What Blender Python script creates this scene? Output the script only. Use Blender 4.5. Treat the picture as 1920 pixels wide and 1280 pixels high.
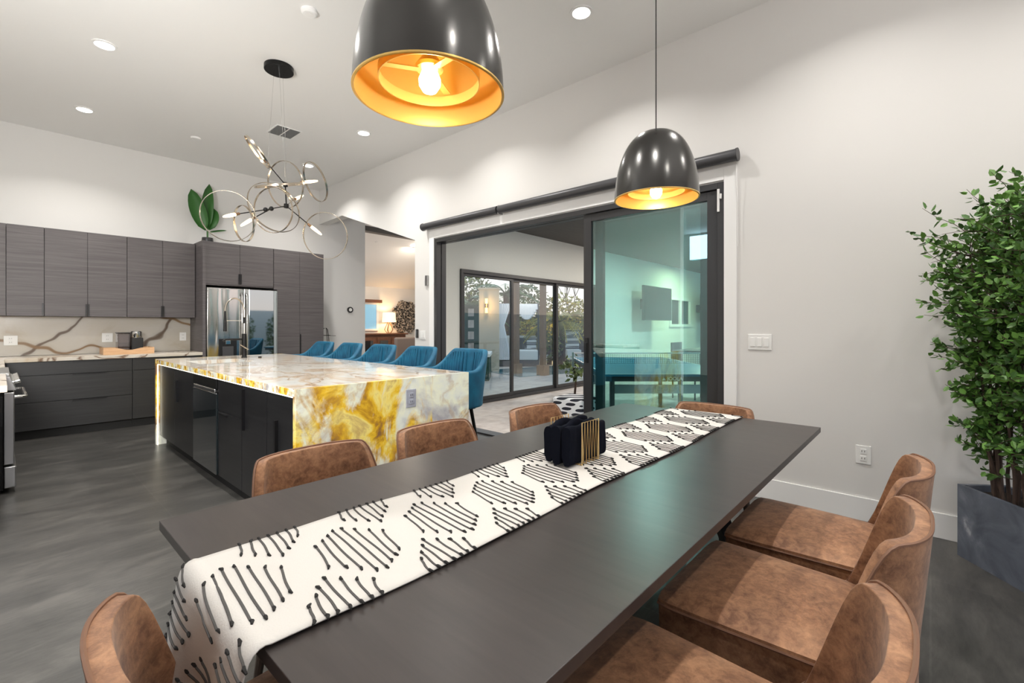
import bpy, bmesh, math, random
from mathutils import Vector, Matrix
random.seed(7)
PI = math.pi
for o in list(bpy.data.objects): bpy.data.objects.remove(o)
S = bpy.context.scene
C = S.collection
R = math.radians

# ------------------------------------------------------------------ camera
EYE = 1.29
cd = bpy.data.cameras.new('camera'); cam = bpy.data.objects.new('camera', cd); C.objects.link(cam)
cd.sensor_width = 36; cd.lens = 868 / 1920 * 36; cd.shift_y = -30 / 1920
cd.clip_start = 0.02; cd.clip_end = 300
cam.location = (0, 0, EYE)
cam.rotation_euler = (PI / 2, 0, -math.atan(960 / 868))
S.camera = cam
# ------------------------------------------------------------------ view, world, daylight
S.view_settings.view_transform = 'Standard'; S.view_settings.look = 'None'
S.view_settings.gamma = 1; S.view_settings.use_curve_mapping = False
S.view_settings.exposure = -0.5
W = bpy.data.worlds.new('sky'); S.world = W; W.use_nodes = True
nt = W.node_tree; bg = nt.nodes['Background']
tc = nt.nodes.new('ShaderNodeTexCoord'); sp = nt.nodes.new('ShaderNodeSeparateXYZ'); cr = nt.nodes.new('ShaderNodeValToRGB')
nt.links.new(tc.outputs['Generated'], sp.inputs[0]); nt.links.new(sp.outputs['Z'], cr.inputs[0]); nt.links.new(cr.outputs[0], bg.inputs['Color'])
cr.color_ramp.elements[0].position = 0.0; cr.color_ramp.elements[0].color = (0.95, 0.80, 0.72, 1)
cr.color_ramp.elements[1].position = 0.6; cr.color_ramp.elements[1].color = (0.42, 0.60, 0.85, 1)
e = cr.color_ramp.elements.new(0.16); e.color = (0.85, 0.85, 0.90, 1)
bg.inputs['Strength'].default_value = 2.1

def light(name, kind, loc, energy, color=(1, 1, 1), size=0.1, size_y=None, rot=(0, 0, 0), shape=None, parent=None, spread=None):
    d = bpy.data.lights.new(name, kind); d.energy = energy; d.color = color
    if kind == 'AREA':
        d.size = size
        d.shape = shape or 'DISK'
        if size_y: d.shape = 'RECTANGLE'; d.size_y = size_y
        if spread: d.spread = spread
    elif kind in ('POINT', 'SPOT'): d.shadow_soft_size = size
    o = bpy.data.objects.new(name, d); C.objects.link(o); o.location = loc; o.rotation_euler = rot
    if parent: o.parent = parent
    return o
# added fill at unseen south and west wall openings; daylight at the clerestory
light('fill_south', 'AREA', (1.4, -3.9, 1.75), 24, (0.96, 0.975, 1.0), 4.6, 2.5, (R(112), 0, 0))
light('fill_west', 'AREA', (-4.4, -0.6, 1.75), 20, (0.96, 0.975, 1.0), 4.4, 2.5, (R(112), 0, R(-90)))
light('daylight_clerestory', 'AREA', (-4.5, 4.35, 3.33), 12, (0.7, 0.85, 1.0), .75, 0.62, (R(90), 0, R(-90)))

# three added fill lights for ceiling and kitchen, unseen behind and left of camera
light('room_fill', 'AREA', (1.6, -1.2, 1.9), 42, (1, .985, .96), 1.2, rot=(R(180), 0, 0))
light('room_fill', 'AREA', (-1.5, 1.6, 1.7), 34, (1, .985, .96), 1.4, rot=(R(180), R(0), 0))
light('room_fill', 'AREA', (-.45, 2.1, 1.9), 175, (1, .985, .96), .8, rot=(R(84), 0, R(-4)))
# ------------------------------------------------------------------ node helpers
M = {}
def mat(name, col=(.5, .5, .5), rough=.5, metal=0, spec=.5, emit=None, es=0, coat=0, alpha=None, trans=0, sheen=0):
    m = bpy.data.materials.new(name); m.use_nodes = True
    b = m.node_tree.nodes['Principled BSDF']
    b.inputs['Base Color'].default_value = (*col, 1); b.inputs['Roughness'].default_value = rough
    b.inputs['Metallic'].default_value = metal; b.inputs['Specular IOR Level'].default_value = spec
    b.inputs['Coat Weight'].default_value = coat
    b.inputs['Sheen Weight'].default_value = sheen
    b.inputs['Transmission Weight'].default_value = trans
    if emit: b.inputs['Emission Color'].default_value = (*emit, 1); b.inputs['Emission Strength'].default_value = es
    M[name] = m
    return m
def nn(m, t, **kw):
    n = m.node_tree.nodes.new(t)
    for k, v in kw.items():
        if k in n.inputs: n.inputs[k].default_value = v
        else: setattr(n, k, v)
    return n
def lk(m, a, b): m.node_tree.links.new(a, b)
def bsdf(m): return m.node_tree.nodes['Principled BSDF']
def coords(m, scale=(1, 1, 1), rot=(0, 0, 0), kind='Object', loc=(0, 0, 0)):
    t = nn(m, 'ShaderNodeTexCoord'); mp = nn(m, 'ShaderNodeMapping')
    mp.inputs['Scale'].default_value = scale; mp.inputs['Rotation'].default_value = rot; mp.inputs['Location'].default_value = loc
    lk(m, t.outputs[kind], mp.inputs['Vector']); return mp.outputs['Vector']
def noise(m, vec, scale=5, detail=4, rough=.5, dist=0):
    n = nn(m, 'ShaderNodeTexNoise'); n.inputs['Scale'].default_value = scale; n.inputs['Detail'].default_value = detail
    n.inputs['Roughness'].default_value = rough; n.inputs['Distortion'].default_value = dist
    lk(m, vec, n.inputs['Vector']); return n.outputs['Fac']
def ramp(m, fac, stops, interp='LINEAR'):
    r = nn(m, 'ShaderNodeValToRGB'); r.color_ramp.interpolation = interp
    el = r.color_ramp.elements
    while len(el) > 1: el.remove(el[-1])
    el[0].position = stops[0][0]; el[0].color = (*stops[0][1], 1)
    for p, c in stops[1:]:
        x = el.new(p); x.color = (*c, 1)
    lk(m, fac, r.inputs['Fac']); return r.outputs['Color']
def mixc(m, fac, a, b, mode='MIX'):
    x = nn(m, 'ShaderNodeMix'); x.data_type = 'RGBA'; x.blend_type = mode
    for s, v in ((0, fac), (6, a), (7, b)):
        if hasattr(v, 'links'): lk(m, v, x.inputs[s])
        elif isinstance(v, (int, float)): x.inputs[s].default_value = v
        else: x.inputs[s].default_value = (*v, 1)
    return x.outputs[2]
def bump(m, fac, strength=.2, dist=.01):
    b = nn(m, 'ShaderNodeBump'); b.inputs['Strength'].default_value = strength; b.inputs['Distance'].default_value = dist
    lk(m, fac, b.inputs['Height']); lk(m, b.outputs['Normal'], bsdf(m).inputs['Normal'])
def base(m, c): lk(m, c, bsdf(m).inputs['Base Color'])

# ------------------------------------------------------------------ materials
def paint(name, c, r=.85):
    m = mat(name, c, r, spec=.3); v = coords(m, kind='Object')
    f = noise(m, v, 180, 3); bump(m, f, .06, .002); return m
paint('wall_paint', (.71, .70, .68)); paint('ceiling_paint', (.82, .815, .80)); paint('trim_paint', (.84, .84, .83), .45)
m = paint('stucco', (.78, .80, .76)); bump(m, noise(m, coords(m), 25, 5), .3, .01)
paint('plate_white', (.82, .82, .80), .35); paint('plate_grey', (.38, .40, .47), .4)
paint('beam_grey', (.11, .105, .10), .7)

m = mat('floor_tile', rough=.34, spec=.45)
v = coords(m, loc=(-.78 / 1, 0, 0), kind='Object')
br = nn(m, 'ShaderNodeTexBrick'); br.offset = 0; br.squash = 1
br.inputs['Scale'].default_value = 1; br.inputs['Mortar Size'].default_value = .004; br.inputs['Mortar Smooth'].default_value = .1
br.inputs['Brick Width'].default_value = 1.2; br.inputs['Row Height'].default_value = .6
br.inputs['Color1'].default_value = (.92, .92, .92, 1); br.inputs['Color2'].default_value = (1.1, 1.1, 1.1, 1); br.inputs['Mortar'].default_value = (1.2, 1.2, 1.2, 1)
lk(m, v, br.inputs['Vector'])
f1 = noise(m, coords(m, (1.1, 3.2, 1)), 1.6, 9, .62, .6)
c1 = ramp(m, f1, [(.30, (.022, .022, .021)), (.5, (.050, .048, .045)), (.70, (.110, .105, .095))])
f2 = noise(m, coords(m, (2, 9, 1)), 6, 8, .7, .3)
c2 = mixc(m, .35, c1, ramp(m, f2, [(.3, (.026, .026, .025)), (.7, (.10, .096, .088))]))
base(m, mixc(m, 1.0, c2, br.outputs['Color'], 'MULTIPLY')); bump(m, f2, .08, .003)

m = mat('patio_tile', rough=.5)
v = coords(m); br = nn(m, 'ShaderNodeTexBrick'); br.offset = .5
br.inputs['Scale'].default_value = 1; br.inputs['Brick Width'].default_value = .6; br.inputs['Row Height'].default_value = .4; br.inputs['Mortar Size'].default_value = .006
br.inputs['Color1'].default_value = (.56, .50, .45, 1); br.inputs['Color2'].default_value = (.44, .39, .36, 1); br.inputs['Mortar'].default_value = (.32, .29, .27, 1)
lk(m, v, br.inputs['Vector'])
base(m, mixc(m, .35, br.outputs['Color'], ramp(m, noise(m, v, 7, 8), [(.3, (.30, .24, .22)), (.7, (.72, .68, .64))])))

def wood(name, lo, hi, scale=(1, 1, 30), s=3, rough=.42, coat=0, kind='Object'):
    m = mat(name, rough=rough, coat=coat); v = coords(m, scale, kind=kind)
    f = noise(m, v, s, 6, .6, .4); base(m, ramp(m, f, [(.3, lo), (.7, hi)])); bump(m, f, .06, .002); return m
wood('cabinet_grey', (.075, .066, .068), (.125, .112, .114), (.9, .9, 26), 2.2, .5)
wood('cabinet_dark', (.016, .016, .017), (.028, .028, .028), (.9, .9, 26), 2.2, .42)
wood('island_black', (.008, .008, .009), (.017, .017, .018), (.9, .9, 26), 2.2, .30)
mat('handle_black', (.004, .004, .005), .35); mat('toe_black', (.006, .006, .006), .6)
wood('table_wood', (.034, .028, .027), (.048, .040, .038), (14, 1.4, 14), 2.2, .34); bsdf(M['table_wood']).inputs['Specular IOR Level'].default_value = .36
wood('leg_wood', (.030, .019, .013), (.065, .042, .028), (14, 14, 2), 3, .45)
wood('tray_wood', (.52, .30, .15), (.68, .43, .24), (2, 20, 20), 3, .5)
wood('sideboard_wood', (.09, .035, .018), (.20, .085, .045), (3, 20, 20), 3, .45)
wood('post_wood', (.16, .085, .045), (.30, .17, .09), (20, 20, 2), 3, .6)
wood('deck_ceiling', (.045, .043, .042), (.075, .072, .070), (1, 12, 1), 2, .7)

# distressed leather
m = mat('leather', rough=.55, spec=.35, sheen=.15); v = coords(m)
fa = noise(m, v, 5.5, 8, .62, .8); fb = noise(m, v, 34, 8, .75, .4)
ca = ramp(m, fa, [(.32, (.110, .046, .022)), (.50, (.265, .123, .062)), (.68, (.46, .245, .130))])
base(m, mixc(m, .42, ca, ramp(m, fb, [(.38, (.085, .032, .014)), (.62, (.50, .26, .13))])))
vo = nn(m, 'ShaderNodeTexVoronoi'); vo.inputs['Scale'].default_value = 320; lk(m, v, vo.inputs['Vector']); bump(m, vo.outputs['Distance'], .12, .001)
mat('piping_leather', (.19, .092, .052), .55)

m = mat('velvet_teal', (.004, .115, .215), .65, sheen=.14); bsdf(m).inputs['Sheen Tint'].default_value = (.1, .62, .95, 1); bsdf(m).inputs['Sheen Roughness'].default_value = .35
f = noise(m, coords(m), 9, 3); base(m, ramp(m, f, [(.3, (.001, .070, .145)), (.7, (.002, .125, .225))]))

def stone(name, stops, scale, dist, rough, es=0, det=8, vec=(1, 1, 1), vein=None, off=(0, 0, 0)):
    m = mat(name, rough=rough); v = coords(m, vec, loc=off)
    w = noise(m, v, scale * .6, 3, .5, 0)
    n = nn(m, 'ShaderNodeTexNoise'); n.inputs['Scale'].default_value = scale; n.inputs['Detail'].default_value = det; n.inputs['Roughness'].default_value = .6; n.inputs['Distortion'].default_value = dist
    lk(m, v, n.inputs['Vector']); c = ramp(m, n.outputs['Fac'], stops)
    if vein:
        wv = nn(m, 'ShaderNodeTexNoise'); wv.inputs['Scale'].default_value = vein[0]; wv.inputs['Detail'].default_value = 6; wv.inputs['Distortion'].default_value = vein[3] if len(vein) > 3 else 1.2; lk(m, v, wv.inputs['Vector'])
        a = nn(m, 'ShaderNodeMath', operation='SUBTRACT'); lk(m, wv.outputs['Fac'], a.inputs[0]); a.inputs[1].default_value = .5
        b = nn(m, 'ShaderNodeMath', operation='ABSOLUTE'); lk(m, a.outputs[0], b.inputs[0])
        k = ramp(m, b.outputs[0], [(0, (1, 1, 1)), (vein[1], (0, 0, 0))]); c = mixc(m, k, c, vein[2])
    base(m, c)
    if es: lk(m, c, bsdf(m).inputs['Emission Color']); bsdf(m).inputs['Emission Strength'].default_value = es
    return m
def onyx(name, es, sc=1.0):
    m = mat(name, rough=.12); v = coords(m, (sc, sc, sc * .8))
    cl = ramp(m, noise(m, v, 2.6, 10, .58, .35), [(.34, (.30, .29, .32)), (.43, (.50, .50, .46)), (.51, (.68, .69, .55)), (.58, (.62, .64, .57)), (.68, (.40, .40, .42))])
    gd_ = ramp(m, noise(m, coords(m, (sc, sc, sc), loc=(4, 1, 2)), 4.2, 9, .6, .5), [(.36, (.20, .11, .05)), (.43, (.42, .22, .02)), (.50, (.66, .42, .03)), (.57, (.72, .60, .18)), (.66, (.38, .24, .10))])
    k = ramp(m, noise(m, coords(m, (sc, sc, sc * .55), loc=(3.1, 0, 2.2)), 2.7, 8, .64, .7), [(.448, (0, 0, 0)), (.515, (1, 1, 1))])
    c = mixc(m, k, cl, gd_)
    wv = noise(m, coords(m, (sc, sc, sc), loc=(7, 3, 1)), 2.0, 7, .55, .5)
    a = nn(m, 'ShaderNodeMath', operation='SUBTRACT'); lk(m, wv, a.inputs[0]); a.inputs[1].default_value = .5
    b = nn(m, 'ShaderNodeMath', operation='ABSOLUTE'); lk(m, a.outputs[0], b.inputs[0])
    c = mixc(m, ramp(m, b.outputs[0], [(0, (.38, .38, .38)), (.03, (0, 0, 0))]), c, (.34, .19, .06))
    base(m, c); lk(m, c, bsdf(m).inputs['Emission Color']); bsdf(m).inputs['Emission Strength'].default_value = es
    return m
onyx('onyx_lit', .40); onyx('onyx_edge', .6, 3.2)
stone('onyx_top', [(.30, (.50, .45, .39)), (.40, (.62, .59, .53)), (.48, (.70, .69, .64)), (.53, (.55, .43, .31)), (.57, (.66, .58, .47)), (.64, (.70, .71, .68)), (.75, (.58, .59, .57))], 1.6, .6, .07, .03, vec=(1.6, .8, 1), vein=(1.3, .012, (.45, .30, .18), .6))
stone('quartz', [(.28, (.50, .38, .24)), (.42, (.60, .54, .45)), (.6, (.62, .58, .52)), (.75, (.50, .46, .42))], 1.6, .8, .18, vec=(1, 1, 1.3), vein=(.9, .014, (.17, .10, .06), 1.0), off=(3.3, 0, 1.7))
m = mat('quartz_splash', rough=.2); v = coords(m)
c = ramp(m, noise(m, coords(m, (1, 1, 1.3), loc=(3.3, 0, 1.7)), 1.6, 8, .6, .5), [(.30, (.42, .35, .26)), (.42, (.50, .46, .39)), (.6, (.52, .49, .44)), (.75, (.44, .41, .38))])
for rotz, sc_, dist_, thr, col_ in ((R(40), .48, 5.5, .010, (.11, .075, .05)), (R(-20), .36, 9.0, .008, (.22, .13, .06))):
    w_ = nn(m, 'ShaderNodeTexWave'); w_.wave_type = 'BANDS'; w_.bands_direction = 'Z'; w_.inputs['Scale'].default_value = sc_; w_.inputs['Distortion'].default_value = dist_; w_.inputs['Detail'].default_value = 4; w_.inputs['Detail Scale'].default_value = 1.3
    lk(m, coords(m, (1, 1, 1), rot=(0, rotz, 0)), w_.inputs['Vector'])
    c = mixc(m, ramp(m, w_.outputs['Fac'], [(0, (1, 1, 1)), (thr * .3, (.9, .9, .9)), (thr, (.12, .12, .12)), (thr * 6, (0, 0, 0))]), c, col_)
base(m, c)
stone('planter_stone', [(.34, (.075, .088, .115)), (.52, (.125, .142, .178)), (.60, (.19, .205, .24)), (.66, (.36, .38, .42)), (.70, (.17, .185, .22))], 4.5, .9, .6, det=12)

# metals, glass
mat('steel', (.62, .62, .61), .16, 1); mat('steel_brushed', (.50, .50, .50), .28, 1)
m = mat('fridge_steel', (.60, .59, .57), .14, 1); f = noise(m, coords(m, (3.0, 1, .5)), 1.6, 1, .4, .3); bump(m, f, .5, .05)
mat('chrome', (.75, .74, .72), .1, 1); mat('gunmetal', (.105, .103, .10), .21, 1); mat('black_metal', (.012, .012, .012), .38, .6)
mat('gold_inside', (.90, .60, .19), .30, .7); mat('gold_wire', (.85, .60, .27), .3, .55); mat('champagne_metal', (.50, .44, .36), .22, 1)
mat('black_plastic', (.01, .01, .011), .3); mat('black_glass', (.012, .016, .018), .03, spec=1.0, coat=1)
mat('mirror_glass', (.42, .46, .47), .03, 1); mat('aluminium_dark', (.045, .045, .047), .38, .3); mat('aluminium_grey', (.075, .075, .080), .4, .4)
mat('grille_dark', (.12, .12, .12), .6)
def glow(name, col, s, c=None):
    m = mat(name, c or col, .5, emit=col, es=s); return m
glow('lamp_white', (1, .97, .92), 14); glow('bulb_warm', (1, .88, .62), 22); glow('filament_bulb', (1, .72, .40), 9)
glow('led_strip', (1, .96, .82), 1.8); glow('lamp_shade_lit', (1, .78, .48), 1.5, (.85, .75, .6)); glow('sconce_light', (1, .62, .18), 5)
def glass(name, tint, refl, rough=0.0):
    m = bpy.data.materials.new(name); m.use_nodes = True; t = m.node_tree; t.nodes.clear(); M[name] = m
    out = t.nodes.new('ShaderNodeOutputMaterial'); mx = t.nodes.new('ShaderNodeMixShader'); tr = t.nodes.new('ShaderNodeBsdfTransparent'); gl = t.nodes.new('ShaderNodeBsdfGlossy')
    ge = t.nodes.new('ShaderNodeNewGeometry'); dt = t.nodes.new('ShaderNodeVectorMath'); dt.operation = 'DOT_PRODUCT'
    t.links.new(ge.outputs['Incoming'], dt.inputs[0]); t.links.new(ge.outputs['Normal'], dt.inputs[1])
    ab = t.nodes.new('ShaderNodeMath'); ab.operation = 'ABSOLUTE'; t.links.new(dt.outputs['Value'], ab.inputs[0])
    om = t.nodes.new('ShaderNodeMath'); om.operation = 'SUBTRACT'; om.inputs[0].default_value = 1; t.links.new(ab.outputs[0], om.inputs[1])
    pw = t.nodes.new('ShaderNodeMath'); pw.operation = 'POWER'; pw.inputs[1].default_value = 5; t.links.new(om.outputs[0], pw.inputs[0])
    fr = t.nodes.new('ShaderNodeMath'); fr.operation = 'MULTIPLY_ADD'; fr.inputs[1].default_value = .9; fr.inputs[2].default_value = .035; t.links.new(pw.outputs[0], fr.inputs[0]); ad = t.nodes.new('ShaderNodeMath'); ad.operation = 'ADD'; ad.use_clamp = True; ad.inputs[1].default_value = refl
    tr.inputs['Color'].default_value = (*tint, 1); gl.inputs['Roughness'].default_value = rough; gl.inputs['Color'].default_value = (.95, .95, .95, 1)
    t.links.new(fr.outputs[0], ad.inputs[0]); t.links.new(ad.outputs[0], mx.inputs[0]); t.links.new(tr.outputs[0], mx.inputs[1]); t.links.new(gl.outputs[0], mx.inputs[2]); t.links.new(mx.outputs[0], out.inputs['Surface'])
    return m
glass('glass_teal', (.68, .96, .965), .10); glass('glass_clear', (.93, .98, .97), .03); glass('glass_bulb', (.95, .95, .93), .03)

# textiles and plants
m = mat('runner_cloth', (.60, .58, .55), .9); f = noise(m, coords(m, (1, 1, 1)), 260, 2); bump(m, f, .3, .002)
mat('yarn', (.075, .072, .07), .9); mat('yarn_knot', (.018, .017, .017), .95)
m = mat('napkin_cloth', (.004, .005, .010), 1.0, spec=.1); bump(m, noise(m, coords(m), 60, 4), .3, .004)
mat('cushion_white', (.78, .78, .76), .9); mat('curtain_white', (.72, .74, .78), .9); mat('cushion_grey', (.10, .10, .11), .9)
m = mat('upholstery_taupe', (.20, .16, .14), .9)
def leafmat(name, a, b, rough=.45):
    m = mat(name, rough=rough); g = nn(m, 'ShaderNodeNewGeometry')
    base(m, ramp(m, g.outputs['Random Per Island'], [(0, a), (.85, b), (1, tuple(min(1, x * 1.5) for x in b))])); return m
leafmat('leaf_green', (.030, .090, .018), (.14, .30, .055)); leafmat('leaf_big', (.020, .10, .014), (.035, .15, .022))
leafmat('leaf_olive', (.06, .09, .02), (.22, .23, .06)); leafmat('leaf_lit_yellow', (.16, .15, .03), (.45, .36, .07)); leafmat('leaf_palm', (.05, .10, .03), (.16, .22, .08))  # the yellow leaves have the warm garden light put into their colour
wood('bark', (.045, .028, .022), (.13, .085, .065), (30, 30, 3), 3, .8)
mat('soil', (.03, .022, .016), .95)
mat('pool_water', (.012, .17, .22), .05, spec=.8); mat('gate_green', (.012, .055, .045), .6); paint('pillar_stone', (.72, .62, .48), .8)
mat('table_blue', (.012, .16, .27), .35); mat('screen_black', (.008, .009, .01), .3, spec=.15); mat('bronze', (.23, .13, .07), .4, .8)
mat('window_blue', (.16, .33, .45), .5, emit=(.25, .52, .72), es=.8)
# black/white ogee pattern for the pouf and outdoor pillows
m = mat('pattern_fabric', rough=.9); v = coords(m, (1, 1, 1))
wv = nn(m, 'ShaderNodeTexWave'); wv.inputs['Scale'].default_value = 5.5; wv.inputs['Distortion'].default_value = 0; wv.bands_direction = 'Z'; lk(m, v, wv.inputs['Vector'])
wv2 = nn(m, 'ShaderNodeTexWave'); wv2.inputs['Scale'].default_value = 3.2; wv2.bands_direction = 'DIAGONAL'; lk(m, v, wv2.inputs['Vector'])
mu = nn(m, 'ShaderNodeMath', operation='MULTIPLY'); lk(m, wv.outputs['Fac'], mu.inputs[0]); lk(m, wv2.outputs['Fac'], mu.inputs[1])
base(m, ramp(m, mu.outputs[0], [(0, (.75, .76, .78)), (.22, (.75, .76, .78)), (.25, (.018, .02, .03)), (1, (.018, .02, .03))]))
m = mat('art_slices', rough=.7); f = noise(m, coords(m, (1, 1, 1)), 22, 5, .6, 1.0)
base(m, ramp(m, f, [(.42, (.012, .011, .011)), (.50, (.03, .028, .026)), (.54, (.50, .42, .34)), (.66, (.62, .54, .45))]))

# ------------------------------------------------------------------ mesh helpers
def nb(): return bmesh.new()
def bx(bm, x0, x1, y0, y1, z0, z1):
    v = [bm.verts.new(p) for p in ((x0, y0, z0), (x1, y0, z0), (x1, y1, z0), (x0, y1, z0), (x0, y0, z1), (x1, y0, z1), (x1, y1, z1), (x0, y1, z1))]
    for f in ((0, 3, 2, 1), (4, 5, 6, 7), (0, 1, 5, 4), (1, 2, 6, 5), (2, 3, 7, 6), (3, 0, 4, 7)): bm.faces.new([v[i] for i in f])
    return v
def box(*a): b = nb(); bx(b, *a); return b
def frame_of(d):
    d = d.normalized(); u = d.cross(Vector((0, 0, 1)))
    if u.length < 1e-4: u = Vector((1, 0, 0))
    u.normalize(); return u, d.cross(u).normalized()
def tb(bm, pts, r, seg=8, closed=False, cap=True, squash=1):
    pts = [Vector(p) for p in pts]; n = len(pts); rr = r if isinstance(r, (list, tuple)) else [r] * n
    rings = []; pu = None
    for i, p in enumerate(pts):
        if closed: d = pts[(i + 1) % n] - pts[i - 1]
        else: d = pts[min(i + 1, n - 1)] - pts[max(i - 1, 0)]
        if d.length < 1e-9: d = Vector((0, 0, 1))
        u, w = frame_of(d)
        if pu is not None:
            u = (pu - d.normalized() * pu.dot(d.normalized())); u = u.normalized() if u.length > 1e-5 else frame_of(d)[0]; w = d.normalized().cross(u)
        pu = u
        rings.append([bm.verts.new(p + (u * math.cos(a) + w * math.sin(a) * squash) * rr[i]) for a in (2 * PI * k / seg for k in range(seg))])
    m_ = n if closed else n - 1
    for i in range(m_):
        A = rings[i]; B = rings[(i + 1) % n]
        for k in range(seg): bm.faces.new((A[k], A[(k + 1) % seg], B[(k + 1) % seg], B[k]))
    if cap and not closed: bm.faces.new(rings[0][::-1]); bm.faces.new(rings[-1])
def tube(pts, r, seg=8, **k): b = nb(); tb(b, pts, r, seg, **k); return b
def lathe(bm, prof, seg=32, c=(0, 0, 0), capb=True, capt=True, axis='Z'):
    rings = []
    for r, z in prof:
        rg = []
        for k in range(seg):
            a = 2 * PI * k / seg; x, y = r * math.cos(a), r * math.sin(a)
            p = (x, y, z) if axis == 'Z' else ((z, x, y) if axis == 'X' else (x, z, y))
            rg.append(bm.verts.new((c[0] + p[0], c[1] + p[1], c[2] + p[2])))
        rings.append(rg)
    for A, B in zip(rings, rings[1:]):
        for k in range(seg): bm.faces.new((A[k], A[(k + 1) % seg], B[(k + 1) % seg], B[k]))
    if capb: bm.faces.new(rings[0][::-1])
    if capt: bm.faces.new(rings[-1])
def lath(prof, seg=32, **k): b = nb(); lathe(b, prof, seg, **k); return b
def ball(bm, c, r, seg=12): 
    bmesh.ops.create_uvsphere(bm, u_segments=seg, v_segments=max(6, seg // 2 + 2), radius=r, matrix=Matrix.Translation(c))
def ring(bm, c, n, rad, r, seg=40, ts=6, band=None):
    n = Vector(n).normalized(); u, w = frame_of(n); c = Vector(c)
    if band is None:
        tb(bm, [c + (u * math.cos(a) + w * math.sin(a)) * rad for a in (2 * PI * k / seg for k in range(seg))], r, ts, closed=True)
    else:
        R4 = []
        for k in range(seg):
            a = 2 * PI * k / seg; d = u * math.cos(a) + w * math.sin(a)
            R4.append([bm.verts.new(c + d * (rad + q) + n * s) for q, s in ((-r, -band), (r, -band), (r, band), (-r, band))])
        for k in range(seg):
            A = R4[k]; B = R4[(k + 1) % seg]
            for j in range(4): bm.faces.new((A[j], A[(j + 1) % 4], B[(j + 1) % 4], B[j]))

def obj(name, bm, m, parent=None, smooth=False, bevel=0, world=True, sub=0, ang=35, seg=2, xf=None):
    if xf is not None: bm.transform(xf)
    bmesh.ops.recalc_face_normals(bm, faces=bm.faces)
    if parent is not None and world:
        p = parent; off = Vector((0, 0, 0))
        while p is not None: off += Vector(p.location); p = p.parent
        bm.transform(Matrix.Translation(-off))
    me = bpy.data.meshes.new(name); bm.to_mesh(me); bm.free()
    me.materials.append(M[m] if isinstance(m, str) else m)
    o = bpy.data.objects.new(name, me); C.objects.link(o)
    if parent is not None: o.parent = parent
    if bevel:
        b = o.modifiers.new('bevel', 'BEVEL'); b.width = bevel; b.segments = seg; b.limit_method = 'ANGLE'; b.angle_limit = R(40)
    if sub:
        s = o.modifiers.new('subsurf', 'SUBSURF'); s.levels = sub; s.render_levels = sub
    if smooth:
        for p in me.polygons: p.use_smooth = True
        if not sub: me.set_sharp_from_angle(angle=R(ang))
    return o
def thing(name, label, cat, loc=(0, 0, 0), rz=0, group=None):
    o = bpy.data.objects.new(name, None); C.objects.link(o); o.empty_display_size = .1
    o.location = loc; o.rotation_euler = (0, 0, rz); o['label'] = label; o['category'] = cat
    if group: o['group'] = group
    return o
def tag(o, label, cat, group=None, kind=None):
    o['label'] = label; o['category'] = cat
    if group: o['group'] = group
    if kind: o['kind'] = kind
    return o
def struct(name, bm, m, label=None, **k):
    o = obj(name, bm, m, None, **k); o['kind'] = 'structure'
    o['label'] = label or name.replace('_', ' '); o['category'] = name.split('_')[0]
    return o
def dup(root, loc, rz, label, group=None):
    r = root.copy(); C.objects.link(r); r.location = loc; r.rotation_euler = (0, 0, rz); r['label'] = label
    if group: r['group'] = group
    for ch in list(root.children):
        c = ch.copy(); C.objects.link(c); c.parent = r
        for g in list(ch.children):
            d = g.copy(); C.objects.link(d); d.parent = c
    return r
def base_tag(o, cat, label): o['kind'] = 'structure'; o['label'] = label; o['category'] = cat

XR = 3.835; XO = 3.985; YB = 8.12; ZC = 3.70; YP = 5.60
# ------------------------------------------------------------------ room shell
struct('floor', box(-4.7, XO, -4.2, YB + .15, -.15, 0), 'floor_tile', 'dark grey large format tile floor')
struct('ceiling', box(-4.7, XO, -4.2, YB + .15, ZC, ZC + .15), 'ceiling_paint', 'white flat ceiling')
# right wall (door opening y 1.22..4.82, hall opening from y 5.27 with a sloping head)
b = nb()
bx(b, XR, XO, -4.2, 1.22, 0, ZC); bx(b, XR, XO, 1.22, 4.82, 2.42, ZC); bx(b, XR, XO, 4.82, 5.27, 0, ZC)
prof = [(5.27, 2.466), (7.30, 3.128), (YB, 3.10), (YB, ZC), (5.27, ZC)]
fr = [b.verts.new((XR, y, z)) for y, z in prof]; bk = [b.verts.new((XO, y, z)) for y, z in prof]
b.faces.new(fr); b.faces.new(bk[::-1])
for i in range(5): b.faces.new((fr[i], fr[(i + 1) % 5], bk[(i + 1) % 5], bk[i]))
struct('wall_right', b, 'wall_paint', 'white wall with wide sliding door opening')
struct('wall_back', box(-.77, 4.74, YB, YB + .15, 0, ZC), 'wall_paint', 'white wall behind the kitchen cabinets')
struct('wall_left', box(-.77, -.62, 3.4, YB, 0, ZC), 'wall_paint', 'white wall behind the range')
struct('wall_north', box(-4.7, -.77, 5.0, 5.15, 0, ZC), 'wall_paint', 'white wall beside the kitchen')
b = nb(); bx(b, -4.7, -4.55, -4.2, 5.0, 0, .5); bx(b, -4.7, -4.55, -4.2, 5.0, 3.0, ZC) ; bx(b, -4.7, -4.55, -4.2, -2.8, .5, 3.0); bx(b, -4.7, -4.55, 1.6, 5.0, .5, 3.0)
struct('wall_west', b, 'wall_paint', 'white wall with windows behind the camera')
b = nb(); bx(b, -4.55, XR, -4.2, -4.05, 0, .5); bx(b, -4.55, XR, -4.2, -4.05, 3.0, ZC); bx(b, -4.55, -.9, -4.2, -4.05, .5, 3.0); bx(b, 3.7, XR, -4.2, -4.05, .5, 3.0)
struct('wall_south', b, 'wall_paint', 'white wall with window behind the camera')
struct('baseboard_right', box(XR - .014, XR, -4.0, 1.12, 0, .152), 'trim_paint', 'tall white baseboard along the right wall', bevel=.002)
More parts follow.
